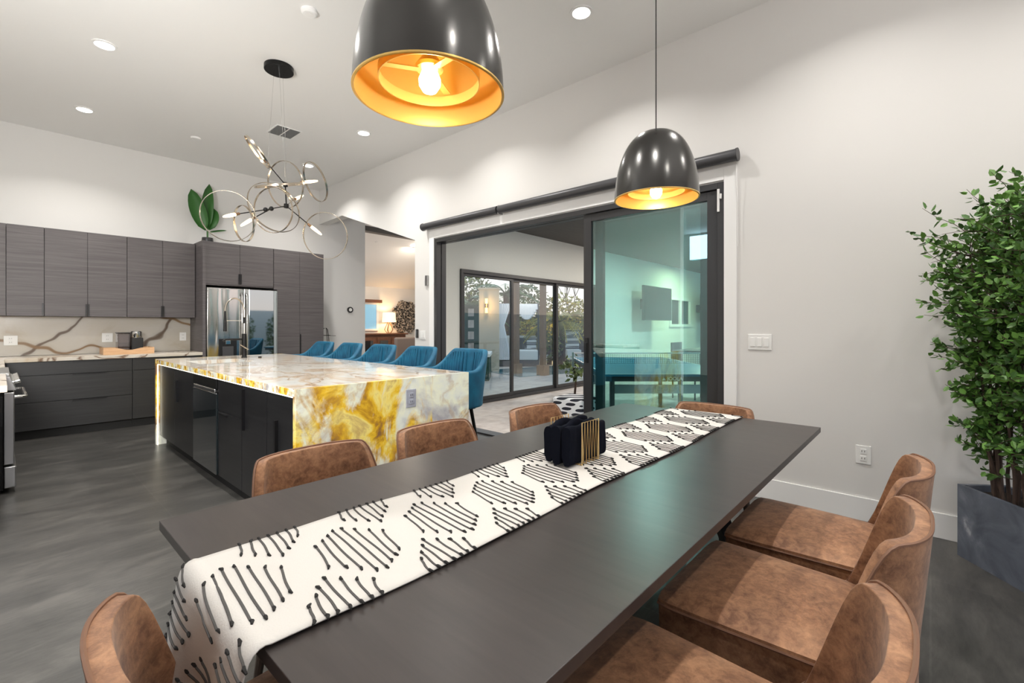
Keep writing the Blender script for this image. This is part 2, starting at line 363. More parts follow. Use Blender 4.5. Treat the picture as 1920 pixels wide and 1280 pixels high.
struct('baseboard_hall', box(XR - .014, XR, 4.92, 5.27, 0, .152), 'trim_paint', 'white baseboard beside the hall opening', bevel=.002)
struct('baseboard_back', box(3.64, 4.70, YB - .014, YB, 0, .152), 'trim_paint', 'white baseboard along the back wall', bevel=.002)
# ---- white casing around the sliding door
b = nb(); bx(b, XR - .022, XR, 1.112, 1.205, 0, 2.535); bx(b, XR - .022, XR, 4.835, 4.93, 0, 2.535); bx(b, XR - .022, XR, 1.205, 4.835, 2.435, 2.535)
struct('trim_1', b, 'trim_paint', 'white casing around the sliding glass door', bevel=.002)
# ---- sliding door
d1 = thing('door_1', 'wide dark framed sliding glass door in the right wall', 'door', (XR + .07, 3.02, 0)); d1['kind'] = 'structure'
b = nb()
for x0, x1 in ((XR - .012, XR + .06), (XR + .075, XO)):
    bx(b, x0, x1, 1.205, 1.255, 0, 2.425); bx(b, x0, x1, 4.785, 4.835, 0, 2.425); bx(b, x0, x1, 1.255, 4.785, 2.375, 2.425)
bx(b, XR + .06, XR + .075, 1.205, 1.235, 0, 2.425); bx(b, XR + .06, XR + .075, 4.805, 4.835, 0, 2.425); bx(b, XR + .06, XR + .075, 1.235, 4.805, 2.40, 2.425)
obj('door_frame', b, 'aluminium_dark', d1, bevel=.002)
obj('threshold', box(XR, XO, 1.255, 4.785, 0, .018), 'aluminium_grey', d1)
def panel(y0, y1, xc, gl, root=d1, z0=.02, z1=2.37, w=.085, t=.022, axis='X', fm='aluminium_dark'):
    b = nb()
    def B(a0, a1, c0, c1):
        if axis == 'X': bx(b, xc - t, xc + t, a0, a1, c0, c1)
        else: bx(b, a0, a1, xc - t, xc + t, c0, c1)
    B(y0, y0 + w, z0, z1); B(y1 - w, y1, z0, z1); B(y0 + w, y1 - w, z0, z0 + w); B(y0 + w, y1 - w, z1 - w * .8, z1)
    p = obj('door_panel', b, fm, root, bevel=.002)
    g = box(xc - .004, xc + .004, y0 + w, y1 - w, z0 + w, z1 - w * .8) if axis == 'X' else box(y0 + w, y1 - w, xc - .004, xc + .004, z0 + w, z1 - w * .8)
    obj('glass_pane', g, gl, p)
    return p
p = panel(1.26, 2.53, XR + .035, 'glass_teal')
h = nb(); bx(h, XR - .003, XR + .010, 2.475, 2.505, .93, 1.17); bx(h, XR - .018, XR - .003, 2.48, 2.50, .98, 1.12); obj('door_handle', h, 'black_plastic', p, bevel=.002)
panel(1.34, 2.44, XR + .105, 'glass_clear')
b = nb(); bx(b, XR - .025, XR - .012, 1.238, 1.256, 2.19, 2.37); bx(b, XR - .030, XR - .012, 1.222, 1.236, 2.29, 2.33)
obj('door_sensor', b, 'plate_white', d1, bevel=.002)

# ---- roller blind
rb = thing('roller_blind', 'rolled up charcoal blind tube mounted above the sliding glass door', 'blind', (XR - .06, 3.05, 2.6))
obj('fabric_roll', lath([(.045, 1.10), (.045, 3.60)], 24, c=(XR - .062, 0, 2.595), axis='Y'), 'aluminium_grey', rb, smooth=True)
obj('fabric_roll', lath([(.045, 3.63), (.045, 5.0)], 24, c=(XR - .062, 0, 2.595), axis='Y'), 'aluminium_grey', rb, smooth=True)
obj('bracket', box(XR - .075, XR, 3.606, 3.624, 2.548, 2.645), 'steel_brushed', rb)
for y in (1.088, 5.0): obj('end_cap', lath([(.05, y), (.05, y + .012)], 24, c=(XR - .062, 0, 2.595), axis='Y'), 'aluminium_grey', rb, smooth=True)
obj('pull_cord', tube([(XR - .05, 1.10, 2.56), (XR - .03, 1.10, 2.2), (XR - .03, 1.10, 1.9)], .002, 5), 'plate_white', rb)

# ------------------------------------------------------------------ wall plates
def plate(name, label, cat, y, z, w, h, gangs, kind, x=XR, mt='plate_white', group=None):
    t = thing(name, label, cat, (x, y, z), 0, group)
    obj('plate', box(x - .007, x, y - w / 2, y + w / 2, z - h / 2, z + h / 2), mt, t, bevel=.003)
    for g in range(gangs):
        yy = y + (g - (gangs - 1) / 2) * .046
        if kind == 's': obj('rocker', box(x - .012, x - .006, yy - .017, yy + .017, z - .034, z + .034), mt, t, bevel=.002)
        else:
            obj('socket', box(x - .010, x - .006, yy - .017, yy + .017, z + .006, z + .040), mt, t, bevel=.004)
            obj('socket', box(x - .010, x - .006, yy - .017, yy + .017, z - .040, z - .006), mt, t, bevel=.004)
            for zz in (z + .024, z - .022):
                s = nb(); bx(s, x - .0108, x - .0098, yy - .009, yy - .006, zz - .006, zz + .006); bx(s, x - .0108, x - .0098, yy + .006, yy + .009, zz - .006, zz + .006)
                obj('slot', s, 'black_plastic', t)
    return t
plate('light_switch', 'white triple rocker switch plate right of the sliding door', 'switch', .953, 1.165, .162, .118, 3, 's')
plate('wall_outlet', 'white duplex outlet low on the wall above the baseboard', 'outlet', .330, .435, .082, .122, 1, 'o')
plate('light_switch', 'white switch plate between the hall opening and the sliding door', 'switch', 5.09, 1.16, .115, .118, 2, 's')
tag(obj('remote_holder', box(XR - .02, XR, 5.185, 5.235, 1.12, 1.24), 'black_plastic', bevel=.008), 'small black remote mounted at the edge of the hall opening', 'remote')
tag(obj('door_chime', box(XR - .025, XR, 4.965, 5.02, 1.82, 1.96), 'steel_brushed', bevel=.006), 'small grey chime box high on the wall beside the blind end', 'chime')
t = thing('thermostat', 'round black thermostat on the white wall right of the tall cabinets', 'thermostat', (4.40, YB, 1.58))
obj('dial', lath([(.055, YB - .03), (.055, YB)], 24, c=(4.42, 0, 1.585), axis='Y'), 'black_plastic', t, smooth=True)
obj('display', lath([(.032, YB - .032), (.032, YB - .03)], 24, c=(4.42, 0, 1.585), axis='Y'), 'plate_white', t, smooth=True)

# ------------------------------------------------------------------ ceiling items
def can(x, y, label):
    wk = 1.35 if y > 4.5 else 1.0
    t = thing('recessed_light', label, 'light', (x, y, ZC), 0, 'recessed ceiling lights')
    b = nb(); ring(b, (x, y, ZC - .004), (0, 0, 1), .078, .010, 32, band=.005); obj('trim_ring', b, 'ceiling_paint', t, smooth=True)
    obj('diffuser', lath([(.068, ZC - .006), (.068, ZC - .002)], 28, c=(x, y, 0)), 'lamp_white', t)
    light('recessed_lamp', 'AREA', (0, 0, -.02), CAN_W * wk, (1, .965, .92), .11, parent=t, spread=R(130))
    return t
CAN_W = 22
can(3.001, 1.994, 'recessed light just above the two pendants, nearest the white right wall')
can(3.05, 3.63, 'recessed light hidden behind the large pendant')
can(3.054, 5.263, 'recessed light above the gable wall, right of the air vent')
can(3.114, 6.953, 'recessed light shining through the top right ring of the chandelier')
can(.602, 5.264, 'recessed light at the upper left, nearest the ceiling corner of the photo')
can(.631, 7.004, 'recessed light at the left above the kitchen cabinets')
can(.6, 3.63, 'recessed light above the aisle, out of view'); can(.6, 2.0, 'recessed light above the head of the table, out of view')
can(2.93, .36, 'recessed light over the near chairs by the white wall, out of view'); can(.6, .36, 'recessed light just above the camera, out of view')
can(3.05, -1.3, 'recessed light behind the planter, out of view'); can(.6, -1.3, 'recessed light behind the camera, out of view')
t = thing('air_vent', 'grey rectangular air vent in the ceiling beyond the chandelier canopy', 'vent', (2.37, 5.95, ZC))
obj('vent_frame', box(2.22, 2.52, 5.80, 6.12, ZC - .008, ZC), 'ceiling_paint', t, bevel=.002)
for i, (x0, x1, y0, y1) in enumerate(((2.235, 2.365, 5.815, 5.95), (2.38, 2.505, 5.815, 5.95), (2.235, 2.365, 5.965, 6.105), (2.38, 2.505, 5.965, 6.105))):
    b = nb(); n = 9
    for k in range(n):
        y = y0 + (y1 - y0) * k / (n - 1); bx(b, x0, x1, y - .003, y + .003, ZC - .012, ZC - .008)
    obj('louvre', b, 'grille_dark', t)
t = thing('smoke_detector', 'round white smoke detector on the ceiling at the top edge', 'detector', (1.589, 3.529, ZC))
obj('housing', lath([(.06, ZC), (.058, ZC - .02), (.045, ZC - .03)], 28, c=(1.589, 3.529, 0)), 'trim_paint', t, smooth=True)
obj('grille', lath([(.03, ZC - .033), (.028, ZC - .029)], 20, c=(1.589, 3.529, 0)), 'ceiling_paint', t)
t = thing('smoke_detector', 'small flat white sprinkler cover on the ceiling above the banana leaf', 'detector', (1.685, 6.997, ZC))
obj('housing', lath([(.055, ZC), (.053, ZC - .02)], 28, c=(1.685, 6.997, 0)), 'trim_paint', t, smooth=True)
obj('grille', lath([(.03, ZC - .024), (.028, ZC - .019)], 20, c=(1.685, 6.997, 0)), 'ceiling_paint', t)

# ------------------------------------------------------------------ pendants
def pendant(x, y, zr, label):
    t = thing('pendant_lamp', label, 'pendant', (x, y, ZC), 0, 'black dome pendants over the table')
    r0 = .197; H = .325; outer = []; N = 22
    for i in range(N + 1):
        a = (PI / 2) * i / N
        outer.append((max(.012, r0 * math.cos(a) ** .72), zr + H * math.sin(a) ** 1.08))
    inner = [(max(.010, r - .004), z - .003) for r, z in outer]
    obj('shade', lath(outer, 64, c=(x, y, 0), capb=False), 'gunmetal', t, smooth=True, ang=60)
    obj('inner_shade', lath(inner, 64, c=(x, y, 0), capb=False), 'gold_inside', t, smooth=True, ang=60)
    b = nb(); ring(b, (x, y, zr), (0, 0, 1), r0 - .002, .0035, 64, band=.002); obj('rim', b, 'gold_inside', t, smooth=True)
    b = nb(); ring(b, (x, y, zr + .045), (0, 0, 1), .132, .0012, 48, band=.014); obj('diffuser_ring', b, 'gold_inside', t, smooth=True)
    b = nb()
    for k in range(3):
        a = 2 * PI * k / 3 + .5; d = Vector((math.cos(a), math.sin(a), 0)); c = Vector((x, y, zr + .062))
        n = Vector((-d.y, d.x, 0)) * .010
        q = [c + d * .03 - n, c + d * .131 - n, c + d * .131 + n, c + d * .03 + n]
        lo = [b.verts.new(p) for p in q]; hi = [b.verts.new(p + Vector((0, 0, .003))) for p in q]
        b.faces.new(lo[::-1]); b.faces.new(hi)
        for i in range(4): b.faces.new((lo[i], lo[(i + 1) % 4], hi[(i + 1) % 4], hi[i]))
    obj('bracket', b, 'gold_inside', t)
    obj('socket', lath([(.02, zr + .10), (.038, zr + .075), (.036, zr + .066), (.022, zr + .062)], 24, c=(x, y, 0)), 'gold_inside', t, smooth=True)
    bl = nb(); lathe(bl, [(.004, zr + .002), (.018, zr + .008), (.028, zr + .024), (.029, zr + .040), (.020, zr + .062), (.014, zr + .072)], 20, c=(x, y, 0))
    obj('bulb', bl, 'bulb_warm', t, smooth=True, ang=70)
    obj('cap', lath([(.011, zr + H - .004), (.009, zr + H + .012), (.004, zr + H + .018)], 16, c=(x, y, 0)), 'black_metal', t, smooth=True)
    obj('cord', tube([(x, y, zr + H + .01), (x, y, ZC - .02)], .0028, 8), 'black_metal', t)
    obj('canopy', lath([(.06, ZC - .025), (.06, ZC)], 28, c=(x, y, 0)), 'black_metal', t, smooth=True)
    l = light('pendant_bulb_light', 'POINT', (0, 0, zr - .005 - ZC), 5, (1, .86, .62), .02, parent=t)
    return t
pendant(.768, .99, 1.905, 'black dome pendant nearest the camera, gold lined, at the top centre')
pendant(2.139, .99, 1.905, 'smaller looking black dome pendant in front of the sliding glass door')

# ------------------------------------------------------------------ chandelier
t = thing('ring_chandelier', 'black and champagne ring chandelier with six glowing tube bulbs over the island', 'chandelier', (1.743, 4.503, ZC))
obj('canopy', lath([(.125, ZC - .045), (.125, ZC)], 40, c=(1.743, 4.503, 0)), 'black_metal', t, smooth=True, bevel=.003)
for (a, c_) in (((1.70, 4.50, ZC - .04), (1.60, 4.38, 2.74)), ((1.745, 4.50, ZC - .04), (1.80, 4.50, 2.63)), ((1.78, 4.51, ZC - .04), (1.82, 4.52, 2.63))):
    obj('hanging_wire', tube([a, c_], .0014, 5), 'steel', t)
H1 = Vector((1.799, 4.5, 2.614)); H2 = Vector((1.809, 4.5, 2.415)); BA = Vector((1.596, 4.42, 2.327)); BB = Vector((1.653, 4.44, 2.351))
b = nb(); tb(b, [H1, H2], .006, 8); obj('center_rod', b, 'black_metal', t)
for h_ in (H1, H2): b = nb(); lathe(b, [(.022, -.018), (.022, .018)], 16, c=h_); obj('hub', b, 'black_metal', t, smooth=True)
for h_ in (BA, BB): b = nb(); ball(b, h_, .021); obj('ball_joint', b, 'black_metal', t, smooth=True)
obj('arm', tube([H2, BB, BA], .005, 6), 'black_metal', t)
arms = [(H1, (1.571, 4.35, 2.739), (1.461, 4.27, 2.836)), (H1, (1.91, 4.4, 2.639), (2.016, 4.32, 2.661)), (H2, (1.941, 4.65, 2.529), (2.092, 4.72, 2.627)), (BA, (1.335, 4.3, 2.223), (1.193, 4.24, 2.162)), (BB, (1.522, 4.5, 2.25), (1.437, 4.48, 2.181)), (H2, (1.985, 4.42, 2.256), (2.087, 4.37, 2.167))]
for A, s_, e_ in arms:
    s_ = Vector(s_); e_ = Vector(e_); d = (e_ - s_).normalized()
    obj('arm', tube([A, s_], .005, 6), 'black_metal', t)
    so = obj('socket', tube([s_ - d * .012, s_ + d * .028], .012, 12), 'bronze', t, smooth=True)
    L = .115
    obj('tube_bulb', tube([s_ + d * .028, s_ + d * (.028 + L * .3), s_ + d * (.028 + L * .8), s_ + d * (.028 + L)], [.013, .0145, .011, .006], 12), 'filament_bulb', t, smooth=True)
    light('chandelier_lamp', 'POINT', Vector(s_ + d * .1) - t.location, 1.6, (1, .78, .52), .02, parent=t)
F = Vector((math.sin(math.atan(960 / 868)), math.cos(math.atan(960 / 868)), 0)); Rv = Vector((F.y, -F.x, 0)); Up = Vector((0, 0, 1))
def nrm(f, r, u): return F * f + Rv * r + Up * u
for c_, n_, rad in (((1.488, 4.3, 2.783), nrm(.32, .72, .62), .15), ((1.819, 4.55, 2.629), nrm(.9, .35, .2), .215), ((2.015, 4.35, 2.657), nrm(.66, .62, .42), .185),
                    ((1.732, 4.45, 2.583), nrm(-.29, -.08, .955), .215), ((1.732, 4.6, 2.398), nrm(.72, .1, .55), .245), ((1.652, 4.4, 2.329), nrm(.9, .2, .1), .20),
                    ((1.264, 4.3, 2.192), nrm(.86, -.25, .3), .205), ((1.428, 4.45, 2.18), nrm(.78, .5, .15), .155), ((2.138, 4.4, 2.168), nrm(.95, .1, .15), .225)):
    b = nb(); ring(b, c_, n_, rad, .0022, 56, band=.0085); obj('ring', b, 'champagne_metal', t, smooth=True, ang=50)

# ------------------------------------------------------------------ kitchen: uppers
YU = 7.82
def upper(x0, xs, x1, label, handles):
    t = thing('upper_cabinet', label, 'cabinet', ((x0 + x1) / 2, YB - .001, 1.405), 0, 'grey wood upper cabinets')
    obj('body', box(x0, x1, YU + .022, YB - .001, 1.405, 2.456), 'cabinet_grey', t)
    for a, c_ in zip(xs, xs[1:]):
        d = obj('door', box(a + .002, c_ - .002, YU, YU + .02, 1.402, 2.455), 'cabinet_grey', t, bevel=.001)
        for hx in handles:
            if a <= hx <= c_ + .001:
                s = -1 if abs(hx - c_) < abs(hx - a) else 1
                x = hx + s * .011
                obj('handle', box(x - .007, x + .007, YU - .012, YU - .001, 1.408, 1.555), 'handle_black', d)
    return t
upper(-.62, [-.62, -.30, .045], .045, 'grey wood upper cabinet leftmost, cut by the left edge of the photo', [])
upper(.047, [.047, .353], .353, 'single door upper cabinet second from the left edge, handle at its right', [.353])
upper(.355, [.355, .734, 1.117], 1.117, 'two door upper cabinet above the coffee tray, middle of the run', [.734])
upper(1.119, [1.119, 1.498, 1.876], 1.876, 'two door upper cabinet next to the tall refrigerator cabinet', [1.498])
# backsplash
tag(obj('backsplash', box(-.60, 1.882, YB - .022, YB - .001, .925, 1.402), 'quartz_splash', bevel=.001), 'cream stone backsplash with brown veins under the upper cabinets', 'backsplash')
def yplate(name, label, x, z, w=.082, h=.122, y=YB - .022, mt='plate_white', kind='o'):
    t = thing(name, label, 'outlet', (x, y, z))
    obj('plate', box(x - w / 2, x + w / 2, y - .007, y, z - h / 2, z + h / 2), mt, t, bevel=.003)
    for zz in ((z + .023), (z - .023)):
        obj('socket', box(x - .017, x + .017, y - .010, y - .006, zz - .017, zz + .017), mt, t, bevel=.004)
    for zz in ((z + .024), (z - .022)):
        b = nb(); bx(b, x - .009, x - .006, y - .0108, y - .0098, zz - .006, zz + .006); bx(b, x + .006, x + .009, y - .0108, y - .0098, zz - .006, zz + .006)
        obj('slot', b, 'black_plastic', t)
yplate('wall_outlet', 'square white outlet plate on the stone backsplash at the far left', .085, 1.112, .115, .115)
yplate('wall_outlet', 'white outlet plate on the backsplash left of the coffee maker', .955, 1.13, .11, .12)
yplate('wall_outlet', 'white outlet plate on the backsplash beside the tall cabinet', 1.79, 1.13, .08, .12)
yplate('wall_outlet', 'grey outlet plate set in the glowing onyx end panel', 1.915, .785, .082, .125, 2.68, 'plate_grey')
# ---- base cabinets
def basecab(x0, x1, label, drawers, hx):
    t = thing('base_cabinet', label, 'cabinet', ((x0 + x1) / 2, 7.80, 0), 0, 'dark wood base cabinets')
    obj('body', box(x0, x1, 7.532, YB - .025, .105, .879), 'cabinet_dark', t)
    obj('toe_kick', box(x0, x1, 7.58, 7.60, 0, .105), 'toe_black', t)
    for z0, z1 in drawers:
        d = obj('drawer', box(x0 + .002, x1 - .002, 7.51, 7.53, z0, z1), 'cabinet_dark', t, bevel=.001)
        if hx: obj('handle', box(hx[0], hx[1], 7.497, 7.509, z1 - .014, z1 + .0), 'handle_black', d)
    return t
basecab(.04, 1.125, 'wide dark base cabinet of drawers below the coffee tray', [(.107, .415), (.420, .72), (.725, .875)], (.57, .88))
basecab(1.127, 1.882, 'dark base cabinet half hidden behind the island', [(.107, .72), (.725, .875)], None)
b = nb(); bx(b, -.60, 1.882, 7.475, YB - .022, .880, .922); bx(b, -.60, .03, 6.013, 7.475, .880, .922)
tag(obj('countertop', b, 'quartz', bevel=.003), 'cream stone counter slab along the back wall and corner', 'countertop')
tag(obj('countertop', box(-.60, .03, 4.2, 5.247, .880, .922), 'quartz', bevel=.003), 'cream stone counter on the near side of the range at the left edge', 'countertop')
def leftcab(y0, y1, label):
    t = thing('base_cabinet', label, 'cabinet', (-.3, (y0 + y1) / 2, 0), 0, 'dark wood base cabinets')
    obj('body', box(-.60, -.022, y0, y1, .105, .879), 'cabinet_dark', t); obj('toe_kick', box(-.09, -.07, y0, y1, 0, .105), 'toe_black', t)
    n = 2
    for i in range(n):
        a = y0 + (y1 - y0) * i / n; c_ = y0 + (y1 - y0) * (i + 1) / n
        d = obj('door', box(-.020, 0, a + .002, c_ - .002, .107, .875), 'cabinet_dark', t, bevel=.001)
        obj('handle', box(.001, .012, (c_ - .03) if i == 0 else (a + .016), (c_ - .016) if i == 0 else (a + .03), .6, .8), 'handle_black', d)
leftcab(4.2, 5.247, 'dark base cabinet on the near side of the range'); leftcab(6.013, 7.47, 'dark base cabinet between the range and the corner')
# ---- range
t = thing('kitchen_range', 'stainless steel range with knobs at the left edge of the photo', 'range', (-.27, 5.63, 0))
obj('body', box(-.60, .015, 5.25, 6.01, .03, .90), 'black_metal', t)
obj('cooktop', box(-.60, .05, 5.25, 6.01, .902, .925), 'steel_brushed', t, bevel=.004)
b = nb()
for y in (5.33, 5.52, 5.74, 5.93):
    bx(b, -.50, -.04, y - .006, y + .006, .926, .950)
for x in (-.42, -.27, -.12): bx(b, x - .006, x + .006, 5.30, 5.96, .950, .958)
obj('grate', b, 'black_metal', t)
b = nb(); v = [b.verts.new(p) for p in ((.015, 5.25, .79), (.085, 5.25, .79), (.05, 5.25, .90), (.015, 5.25, .90), (.015, 6.01, .79), (.085, 6.01, .79), (.05, 6.01, .90), (.015, 6.01, .90))]
for f in ((0, 1, 2, 3), (7, 6, 5, 4), (0, 4, 5, 1), (1, 5, 6, 2), (2, 6, 7, 3), (3, 7, 4, 0)): b.faces.new([v[i] for i in f])
obj('control_panel', b, 'steel_brushed', t, bevel=.003)
for k in range(5):
    y = 5.33 + k * .15
    kb = nb(); lathe(kb, [(.026, 0), (.026, .012), (.019, .014), (.021, .045), (.016, .048)], 20); obj('knob', kb, 'chrome', t, smooth=True, xf=Matrix.Translation((.062, y, .845)) @ Matrix.Rotation(R(72), 4, 'Y'))
dr = obj('oven_door', box(.017, .075, 5.255, 6.005, .22, .775), 'steel_brushed', t, bevel=.006)
obj('handle', tube([(.07, 5.29, .735), (.115, 5.29, .735), (.135, 5.31, .735), (.135, 5.95, .735), (.115, 5.97, .735), (.07, 5.97, .735)], .013, 12), 'steel', dr, smooth=True)
obj('oven_window', box(.075, .078, 5.40, 5.86, .36, .62), 'black_glass', dr)
obj('drawer', box(.017, .085, 5.255, 6.005, .04, .205), 'steel_brushed', t, bevel=.008)

# ---- tall cabinets and fridge
t = thing('tall_cabinet', 'tall grey wood surround with two doors above the refrigerator', 'cabinet', (2.36, 7.9, 0), 0, 'tall grey wood cabinets')
obj('side_panel', box(1.884, 1.924, 7.49, YB - .001, 0, 2.474), 'cabinet_grey', t)
obj('body', box(1.924, 2.828, 7.532, YB - .001, 1.862, 2.474), 'cabinet_grey', t)
for a, c_, s in ((1.924, 2.36, -1), (2.36, 2.826, 1)):
    d = obj('door', box(a + .002, c_ - .002, 7.51, 7.53, 1.880, 2.472), 'cabinet_grey', t, bevel=.001)
    obj('handle', box(2.36 + (s * .012) - .007, 2.36 + s * .012 + .007, 7.498, 7.509, 1.89, 2.04), 'handle_black', d)
t = thing('tall_cabinet', 'floor to top grey wood pantry cabinet right of the refrigerator', 'cabinet', (3.22, 7.9, 0), 0, 'tall grey wood cabinets')
obj('body', box(2.880, 3.622, 7.532, YB - .001, .105, 2.474), 'cabinet_grey', t); obj('toe_kick', box(2.880, 3.622, 7.58, 7.6, 0, .105), 'toe_black', t)
obj('filler', box(2.830, 2.880, 7.532, 7.70, 1.862, 2.474), 'cabinet_grey', t)
for a, c_, s in ((2.830, 3.226, -1), (3.226, 3.622, 1)):
    d = obj('door', box(a + .002 + (.0), c_ - .002, 7.51, 7.53, 1.845 if s < 0 else .107, 2.472), 'cabinet_grey', t, bevel=.001) if s > 0 else obj('door', (lambda b_: (bx(b_, 2.880, 3.224, 7.51, 7.53, .107, 1.845), bx(b_, 2.832, 3.224, 7.51, 7.53, 1.845, 2.472), b_)[-1])(nb()), 'cabinet_grey', t)
    if s > 0: obj('handle', box(3.226 + .004, 3.226 + .018, 7.498, 7.509, .62, 1.15), 'handle_black', d)
t = thing('refrigerator', 'stainless refrigerator with water dispenser and mirrored right door', 'refrigerator', (2.40, 7.8, 0))
obj('body', box(1.930, 2.875, 7.56, YB - .03, .02, 1.835), 'black_metal', t)
d = obj('door', box(1.932, 2.395, 7.475, 7.555, .62, 1.825), 'fridge_steel', t, bevel=.012, seg=3)
dd = obj('dispenser', box(2.075, 2.305, 7.466, 7.475, .82, 1.10), 'black_plastic', d, bevel=.003)
obj('nozzle', box(2.16, 2.22, 7.452, 7.466, 1.02, 1.075), 'chrome', d, bevel=.004)
obj('drip_tray', box(2.12, 2.26, 7.458, 7.466, .845, .99), 'aluminium_grey', d, bevel=.002)
obj('handle', tube([(2.365, 7.475, .70), (2.365, 7.43, .74), (2.365, 7.43, 1.72), (2.365, 7.475, 1.76)], .014, 12), 'steel', d, smooth=True)
d = obj('door', box(2.401, 2.872, 7.475, 7.555, .62, 1.825), 'fridge_steel', t, bevel=.006)
obj('mirror_panel', box(2.47, 2.868, 7.470, 7.475, .66, 1.82), 'mirror_glass', d, bevel=.002)
obj('handle', tube([(2.43, 7.475, .70), (2.43, 7.43, .74), (2.43, 7.43, 1.72), (2.43, 7.475, 1.76)], .014, 12), 'steel', d, smooth=True)
obj('drawer', box(1.932, 2.872, 7.475, 7.555, .07, .61), 'fridge_steel', t, bevel=.008)

# ---- coffee maker on tray
t = thing('wooden_tray', 'light wooden box tray with a curved cutout on the counter', 'tray', (1.1, 7.72, .923))
b = nb(); bx(b, .86, 1.37, 7.62, 7.95, .923, .933); bx(b, .86, .872, 7.62, 7.95, .933, 1.005); bx(b, 1.358, 1.37, 7.62, 7.95, .933, 1.005); bx(b, .872, 1.358, 7.938, 7.95, .933, 1.005)
n = 18; top = []
for i in range(n + 1):
    x = .872 + (1.358 - .872) * i / n; u = abs(i / n - .5) * 2; z = 1.005 - (.028 * (math.cos(u * PI / .62) + 1) / 2 if u < .62 else 0)
    top.append([b.verts.new((x, yy, zz)) for yy, zz in ((7.62, .933), (7.62, z), (7.632, z), (7.632, .933))])
for A, B in zip(top, top[1:]):
    for j in range(4): b.faces.new((A[j], A[(j + 1) % 4], B[(j + 1) % 4], B[j]))
obj('tray_box', b, 'tray_wood', t)
t = thing('coffee_maker', 'black and steel single cup coffee maker standing in the wooden tray', 'coffee maker', (1.12, 7.80, .933))
obj('base', box(1.04, 1.26, 7.66, 7.90, .934, .962), 'steel_brushed', t, bevel=.006)
obj('column', box(1.14, 1.27, 7.78, 7.90, .962, 1.19), 'black_plastic', t, bevel=.01)
obj('body', box(1.145, 1.265, 7.68, 7.78, .962, 1.13), 'black_plastic', t, bevel=.008)
obj('head', lath([(.055, 1.13), (.060, 1.14), (.060, 1.205), (.05, 1.215)], 28, c=(1.20, 7.74, 0)), 'steel', t, smooth=True)
glass('tank_glass', (.55, .52, .53), .02)
obj('water_tank', box(1.01, 1.138, 7.70, 7.88, .962, 1.19), 'tank_glass', t, bevel=.012)
obj('tank_lid', box(1.005, 1.14, 7.695, 7.885, 1.19, 1.20), 'black_plastic', t, bevel=.003)

# ---- banana leaves on top of cabinets
def leafblade(b, p, d, L, w, nrm_, fold=.15, n=8, curve=.12):
    p = Vector(p); d = Vector(d).normalized(); nrm_ = Vector(nrm_).normalized(); s = d.cross(nrm_).normalized(); nn_ = s.cross(d)
    prev = None
    for i in range(n + 1):
        u = i / n; ww = w * (math.sin(PI * min(1, u * .93 + .05)) ** .62) if 0 < i < n else w * .04
        c = p + d * L * u - nn_ * curve * L * u * u
        row = [b.verts.new(c - s * ww + nn_ * fold * ww), b.verts.new(c), b.verts.new(c + s * ww + nn_ * fold * ww)]
        if prev:
            b.faces.new((prev[0], prev[1], row[1], row[0])); b.faces.new((prev[1], prev[2], row[2], row[1]))
        prev = row
t = thing('banana_plant', 'potted banana plant with upright green leaves on top of the tall cabinets', 'plant', (2.05, 7.86, 2.475))
obj('pot', lath([(.055, 2.475), (.075, 2.52), (.07, 2.58)], 20, c=(2.05, 7.9, 0)), 'aluminium_dark', t, smooth=True)
obj('stem', tube([(2.05, 7.9, 2.56), (2.05, 7.9, 2.75)], .012, 8), 'leaf_big', t)
for p_, d_, L_, w_, n_ in (((2.06, 7.9, 2.72), (-.02, 0, 1), .66, .105, nrm(-1, -.15, .1)), ((2.02, 7.88, 2.68), (-.33, 0, 1), .60, .105, nrm(-1, .25, .1)), ((2.08, 7.9, 2.70), (.14, 0, 1), .33, .11, nrm(-1, .1, .1)), ((2.07, 7.88, 2.66), (.9, -.2, .28), .22, .035, nrm(-.6, 0, .8))):
    b = nb(); leafblade(b, p_, d_, L_, w_, n_, curve=.06); o = obj('leaf', b, 'leaf_big', t, smooth=True, ang=80)
    md = o.modifiers.new('s', 'SOLIDIFY'); md.thickness = .003

# ------------------------------------------------------------------ island
IX0, IX1, IY0, IY1, IZ = 1.13, 2.46, 2.68, 6.25, .925
t = thing('kitchen_island', 'long kitchen island with backlit yellow onyx waterfall end and black cabinets', 'island', ((IX0 + IX1) / 2, (IY0 + IY1) / 2, 0))
sx0, sx1, sy0, sy1 = 1.27, 1.74, 5.12, 5.68
b = nb(); zt0 = IZ - .045
bx(b, IX0, IX1, IY0 + .042, sy0, zt0, IZ); bx(b, IX0, IX1, sy1, IY1 - .042, zt0, IZ); bx(b, IX0, sx0, sy0, sy1, zt0, IZ); bx(b, sx1, IX1, sy0, sy1, zt0, IZ)
obj('countertop', b, 'onyx_top', t)
obj('lit_edge', box(IX0 - .002, IX0, IY0 + .02, IY1 - .02, zt0 + .002, IZ - .003), 'onyx_edge', t)
obj('waterfall_panel', box(IX0, IX1, IY0, IY0 + .042, 0, IZ), 'onyx_lit', t, bevel=.001)
obj('waterfall_panel', box(IX0, IX1, IY1 - .042, IY1, 0, IZ), 'onyx_lit', t, bevel=.001)
obj('led_strip', box(IX0 + .012, IX0 + .022, IY0 + .06, IY1 - .06, zt0 - .012, zt0 - .001), 'led_strip', t)
obj('led_strip', box(IX0 + .010, IX0 + .020, IY1 - .056, IY1 - .044, .0, zt0 - .012), 'led_strip', t)
obj('led_strip', box(IX0 + .010, IX0 + .020, IY0 + .044, IY0 + .054, .0, zt0 - .012), 'led_strip', t)
obj('body', box(IX0 + .052, 2.05, IY0 + .06, IY1 - .06, .10, zt0 - .014), 'island_black', t)
